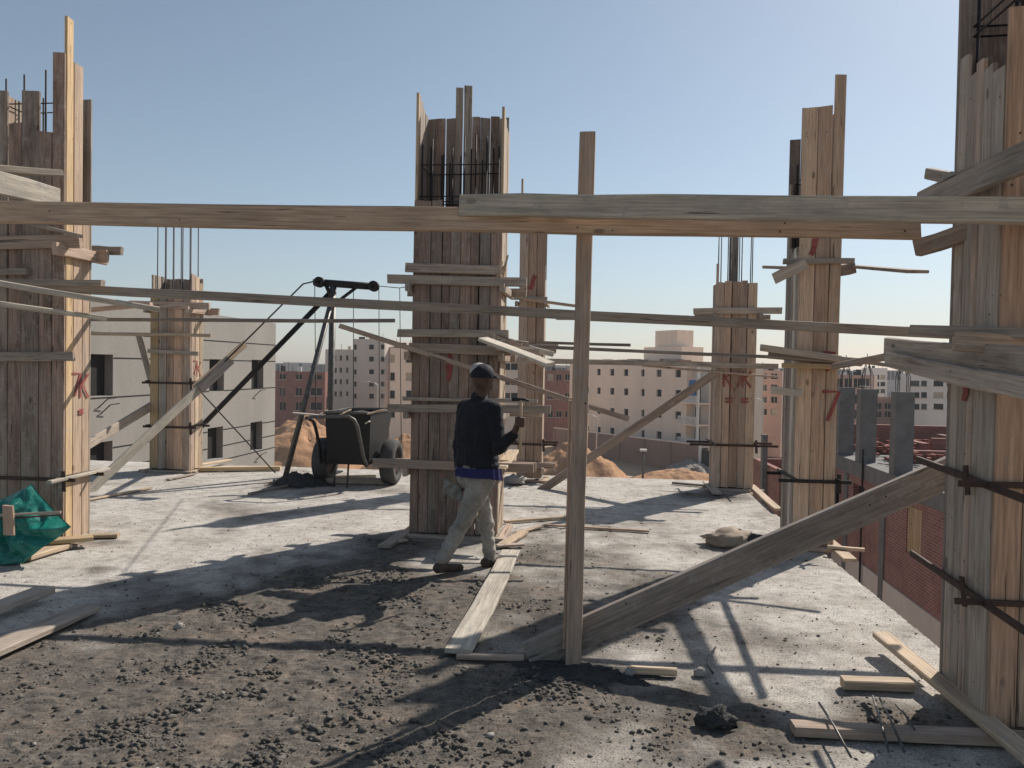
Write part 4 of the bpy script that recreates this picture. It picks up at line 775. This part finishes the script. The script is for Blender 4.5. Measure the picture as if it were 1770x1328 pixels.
# ------------------------------------------------------------------ worker
def worker():
    S = []   # (centre, (rx,ry,rz), material)
    def cap(a, b_, r0, r1, m, n=9, flat=1.0):
        for i in range(n): k = i/(n-1); S.append((a.lerp(b_, k), (r0+(r1-r0)*k,)*3, m))
    J = lambda px, py, y: P(px, py, y)
    hd = J(834, 655, 6.1); nk = J(829, 688, 6.12); ch = J(828, 720, 6.13); wa = J(825, 783, 6.14); hpv = J(824, 812, 6.13)
    ang = math.radians(-42); hx = Vector((math.cos(ang), math.sin(ang), 0))          # across the shoulders, towards his right side
    fwd = Vector((-hx.y, hx.x, 0))
    shR, shL = nk+hx*.18+Vector((0, 0, -.09)), nk-hx*.18+Vector((0, 0, -.09))
    S.append((hd, (.078, .092, .105), 'skin')); S.append((hd+fwd*.055+Vector((0, 0, -.05)), (.045, .045, .05), 'skin')); S.append((hd+fwd*.1+Vector((0, 0, -.015)), (.014, .014, .022), 'skin'))
    for s in (-1, 1): S.append((hd+hx*.078*s, (.014, .018, .03), 'skin'))
    cap(nk+Vector((0, 0, -.04)), hd+Vector((0, 0, -.05)), .056, .052, 'skin', 5); cap(nk+Vector((0, 0, -.05)), nk+Vector((0, 0, .0)), .075, .066, 'jacket', 3)
    for k in range(11):
        t = k/10; c = nk.lerp(hpv, .12+.88*t); wv = [.15, .175, .185, .185, .18, .172, .165, .16, .16, .165, .165][k]; dv = [.09, .11, .125, .13, .13, .125, .12, .118, .12, .125, .12][k]
        for s in (-.62, -.3, 0, .3, .62): S.append((c+hx*wv*s, (dv*(1-.12*abs(s)), dv*(1-.12*abs(s)), .06), 'jacket' if k < 10 else 'pants'))
    for sh in (shR, shL): S.append((sh, (.07, .07, .07), 'jacket')); cap(nk+Vector((0, 0, -.05)), sh, .06, .066, 'jacket', 6)
    elR, wrR, haR = J(863, 774, 5.93), J(887, 752, 5.85), J(896, 733, 5.84)
    cap(shR, elR, .066, .052, 'jacket'); cap(elR, wrR, .05, .038, 'jacket'); cap(wrR, haR, .028, .03, 'skin', 4)
    elL, wrL, haL = J(794, 772, 6.33), J(793, 815, 6.22), J(795, 832, 6.18)
    cap(shL, elL, .066, .052, 'jacket'); cap(elL, wrL, .05, .036, 'jacket'); cap(wrL, haL, .028, .03, 'skin', 4)
    # fingers: right hand closes round the handle, left hand hangs curled
    up = Vector((0, 0, 1)); hn = haR+Vector((.012, -.004, .02))
    for i in range(4):
        b_ = hn+up*(.03-.021*i)+Vector((-.03, -.012, 0)); kpts = [b_, b_+Vector((.032, -.032, 0)), b_+Vector((.062, -.012, -.003)), b_+Vector((.058, .018, -.004))]
        for a, c in zip(kpts[:-1], kpts[1:]): cap(a, c, .0105, .0095, 'skin', 5)
    cap(hn+Vector((-.03, .01, .02)), hn+Vector((.01, .035, .045)), .012, .01, 'skin', 5)
    for i in range(4):
        b_ = haL+hx*(-.03+.02*i)*.7; kpts = [b_, b_+Vector((.005, -.015, -.04)), b_+Vector((.02, -.025, -.062-.006*(i in (1, 2)))), b_+Vector((.032, -.01, -.07))]
        for a, c in zip(kpts[:-1], kpts[1:]): cap(a, c, .0105, .009, 'skin', 5)
    cap(haL+hx*.03, haL+hx*.045+Vector((0, -.02, -.05)), .012, .01, 'skin', 5)
    # legs
    hR, hL = hpv+hx*.085+Vector((0, 0, -.03)), hpv-hx*.085+Vector((0, 0, -.03))
    knR, anR = J(806, 892, 6.0), J(766, 966, 5.93); knL, anL = J(838, 892, 6.24), J(847, 962, 6.24)
    cap(hR, knR, .112, .076, 'pants', 14); cap(knR, anR, .074, .052, 'pants', 14); cap(hL, knL, .105, .072, 'pants', 14); cap(knL, anL, .07, .05, 'pants', 14)
    S.append((hpv+Vector((0, 0, -.07))-fwd*.04, (.15, .12, .09), 'pants'))
    for an, ht, d in ((anR, G(750, 984), 1), (anL, G(838, 980), 0)):
        toe = Vector((an.x, an.y, 0))+fwd*.17+Vector((0, 0, .03)); heel = Vector((an.x, an.y, 0))-fwd*.05+Vector((0, 0, .042+.02*d)); cap(an+Vector((0, 0, -.01)), heel+fwd*.04, .043, .046, 'shoe', 5); cap(heel, toe, .043, .032, 'shoe', 8)
    bm = bmesh.new()
    for c, r, m in S:
        q_ = bmesh.ops.create_icosphere(bm, subdivisions=2, radius=1)['verts']
        R = Matrix.Rotation(ang, 3, 'Z')
        for w in q_: w.co = R @ Vector((w.co.x*r[0], w.co.y*r[1], w.co.z*r[2])) + c
    me = bpy.data.meshes.new('tmp'); bm.to_mesh(me); bm.free(); o = bpy.data.objects.new('tmp', me); col.objects.link(o)
    md = o.modifiers.new('r', 'REMESH'); md.mode = 'VOXEL'; md.voxel_size = .0085; md.use_smooth_shade = True
    ms = o.modifiers.new('s', 'SMOOTH'); ms.factor = .5; ms.iterations = 3
    bpy.context.view_layer.update(); ev = o.evaluated_get(bpy.context.evaluated_depsgraph_get()); nm_ = bpy.data.meshes.new_from_object(ev); bpy.data.objects.remove(o)
    names = ['jacket', 'pants', 'skin', 'shoe', 'shirt']; Cc = np.array([list(s[0]) for s in S]); Rr = np.array([sum(s[1])/3 for s in S]); mi = np.array([names.index(s[2]) for s in S])
    co = np.empty(len(nm_.vertices)*3); nm_.vertices.foreach_get('co', co); co = co.reshape(-1, 3); vm = np.zeros(len(co), int); nn = np.zeros(len(co)*3); nm_.vertices.foreach_get('normal', nn); nn = nn.reshape(-1, 3)
    for i in range(0, len(co), 4000):
        d = np.linalg.norm(co[i:i+4000, None]-Cc[None], axis=2)/Rr[None]; vm[i:i+4000] = mi[d.argmin(1)]
    for i in range(len(co)):
        if vm[i] in (0, 1):   # cloth folds
            p = co[i]; k = noise.fractal((p[0]*9, p[1]*9, p[2]*13), 1, 2, 3)*.009+(.006 if vm[i] == 0 else .002)+.006*math.sin(p[2]*70+6*noise.noise((p[0]*8, p[1]*8, p[2]*4)))*(.6 if vm[i] == 1 and p[2] < .5 else .08); co[i] = p+nn[i]*k
    nm_.vertices.foreach_set('co', co.ravel()); nm_.materials.clear()
    for k in names: nm_.materials.append(M[k])
    pm = [int(vm[p.vertices[0]]) for p in nm_.polygons]; nm_.polygons.foreach_set('material_index', pm); nm_.polygons.foreach_set('use_smooth', [True]*len(pm)); nm_.update()
    root = bpy.data.objects.new('person', nm_); col.objects.link(root); WM[root.name] = Matrix.Identity(4); tag(root, 'worker in dark jacket, cap and grey trousers walking past the middle column', 'person')
    # cap with a visor
    def dome(name, c, rx, ry, rz, m, z0, parent, tilt=0):
        v, f = [], []; n, K = 20, 8
        for j in range(K+1):
            a = j/K*math.pi/2*1.08
            for i in range(n): b_ = 2*math.pi*i/n; v.append(c+hx*(rx*math.sin(a)*math.cos(b_))+fwd*(ry*math.sin(a)*math.sin(b_))+up*(rz*math.cos(a)*(1+.05*math.cos(b_*6)*(j > 2))))
        for j in range(K):
            for i in range(n): f.append((j*n+i, (j+1)*n+i, (j+1)*n+(i+1) % n, j*n+(i+1) % n))
        return link(name, mesh(name, v, f), M[m], parent, smooth=True)
    cp = dome('cap', hd+up*.022, .092, .106, .1, 'cap', 0, root)
    dome('cap_panel', hd+up*.052-hx*.028-fwd*.012, .07, .084, .078, 'capwhite', 0, cp)
    v = []; f = []
    for j, rr in enumerate((.09, .17)):
        for i in range(9): b_ = math.radians(-55+110*i/8); v.append(hd+up*(.03-.022*j)+fwd*(rr*math.cos(b_)+(.0 if j == 0 else .01))+hx*(.088*math.sin(b_)/math.sin(math.radians(55))*(1 if j == 0 else .75)))
    v += [p-up*.006 for p in v]
    for i in range(8): f += [(i, i+1, i+10, i+9), (18+i, 27+i, 28+i, 19+i), (9+i, 10+i, 28+i, 27+i)]
    link('visor', mesh('visor', v, f), M['cap'], cp)
    # hanging shirt tail
    v, f = [], []; n = 24
    for j in range(5):
        for i in range(n+1):
            b_ = math.radians(-105+130*i/n); k = 1+.03*math.sin(i*1.9)+.02*j; c = hpv+up*(.03-.018*j*(1+.5*max(0, math.sin(b_*1+.4)))); v.append(c+hx*.236*k*math.cos(b_)+fwd*.165*k*math.sin(b_))
    for j in range(4):
        for i in range(n): f.append((j*(n+1)+i, j*(n+1)+i+1, (j+1)*(n+1)+i+1, (j+1)*(n+1)+i))
    link('shirt_tail', mesh('shirt_tail', v, f), M['shirt'], root, smooth=True)
    # hammer held in right hand, rag in left
    hm = empty('hammer', hn, 'claw hammer held upright in the right hand of the worker', 'hammer')
    hx0 = hn+Vector((.008, -.014, 0)); tube('handle', [hx0+up*-.26, hx0+up*.1, hx0+up*.165], .012, 'tan', hm, 8); c = hx0+up*.165
    tube('hammer_head', [c-Vector((.07, 0, -.004)), c-Vector((.02, 0, -.004)), c+Vector((.03, 0, .004)), c+Vector((.06, 0, -.01))], .016, 'steel', hm, 8, r2=.008)
    v, f = [], []; c = haL+Vector((-.03, -.05, -.05))
    for i in range(9):
        for j in range(7): v.append(c+Vector((-.1+.16*i/8, .02*math.sin(i*1.7+j), .07-.13*j/6-.05*i/8+.012*math.sin(j*2+i))))
    for i in range(8):
        for j in range(6): f.append((i*7+j, i*7+j+1, i*7+j+8, i*7+j+7))
    rg = link('work_rag', mesh('rag', v, f), M['glove'], smooth=True); rg.modifiers.new('t', 'SOLIDIFY').thickness = .012; tag(rg, 'folded grey rag held in the left hand of the worker', 'rag')
worker()
# ------------------------------------------------------------------ hazy air
v, f = [], []; box_geo((-900, -60, -14), (900, 900, 60), v, f)
hz = bpy.data.objects.new('haze', mesh('haze', v, f)); col.objects.link(hz); hz['kind'] = 'stuff'; hz['label'] = 'thin pale dust haze hanging over the town'
hm_ = bpy.data.materials.new('haze'); hm_.use_nodes = True; hn_ = hm_.node_tree.nodes; hn_.clear()
ho = hn_.new('ShaderNodeOutputMaterial'); hv = hn_.new('ShaderNodeVolumePrincipled'); hv.inputs['Density'].default_value = .0005; hv.inputs['Color'].default_value = (.9, .92, .97, 1); hv.inputs['Anisotropy'].default_value = 0.0
hm_.node_tree.links.new(hv.outputs[0], ho.inputs['Volume']); hz.data.materials.append(hm_)
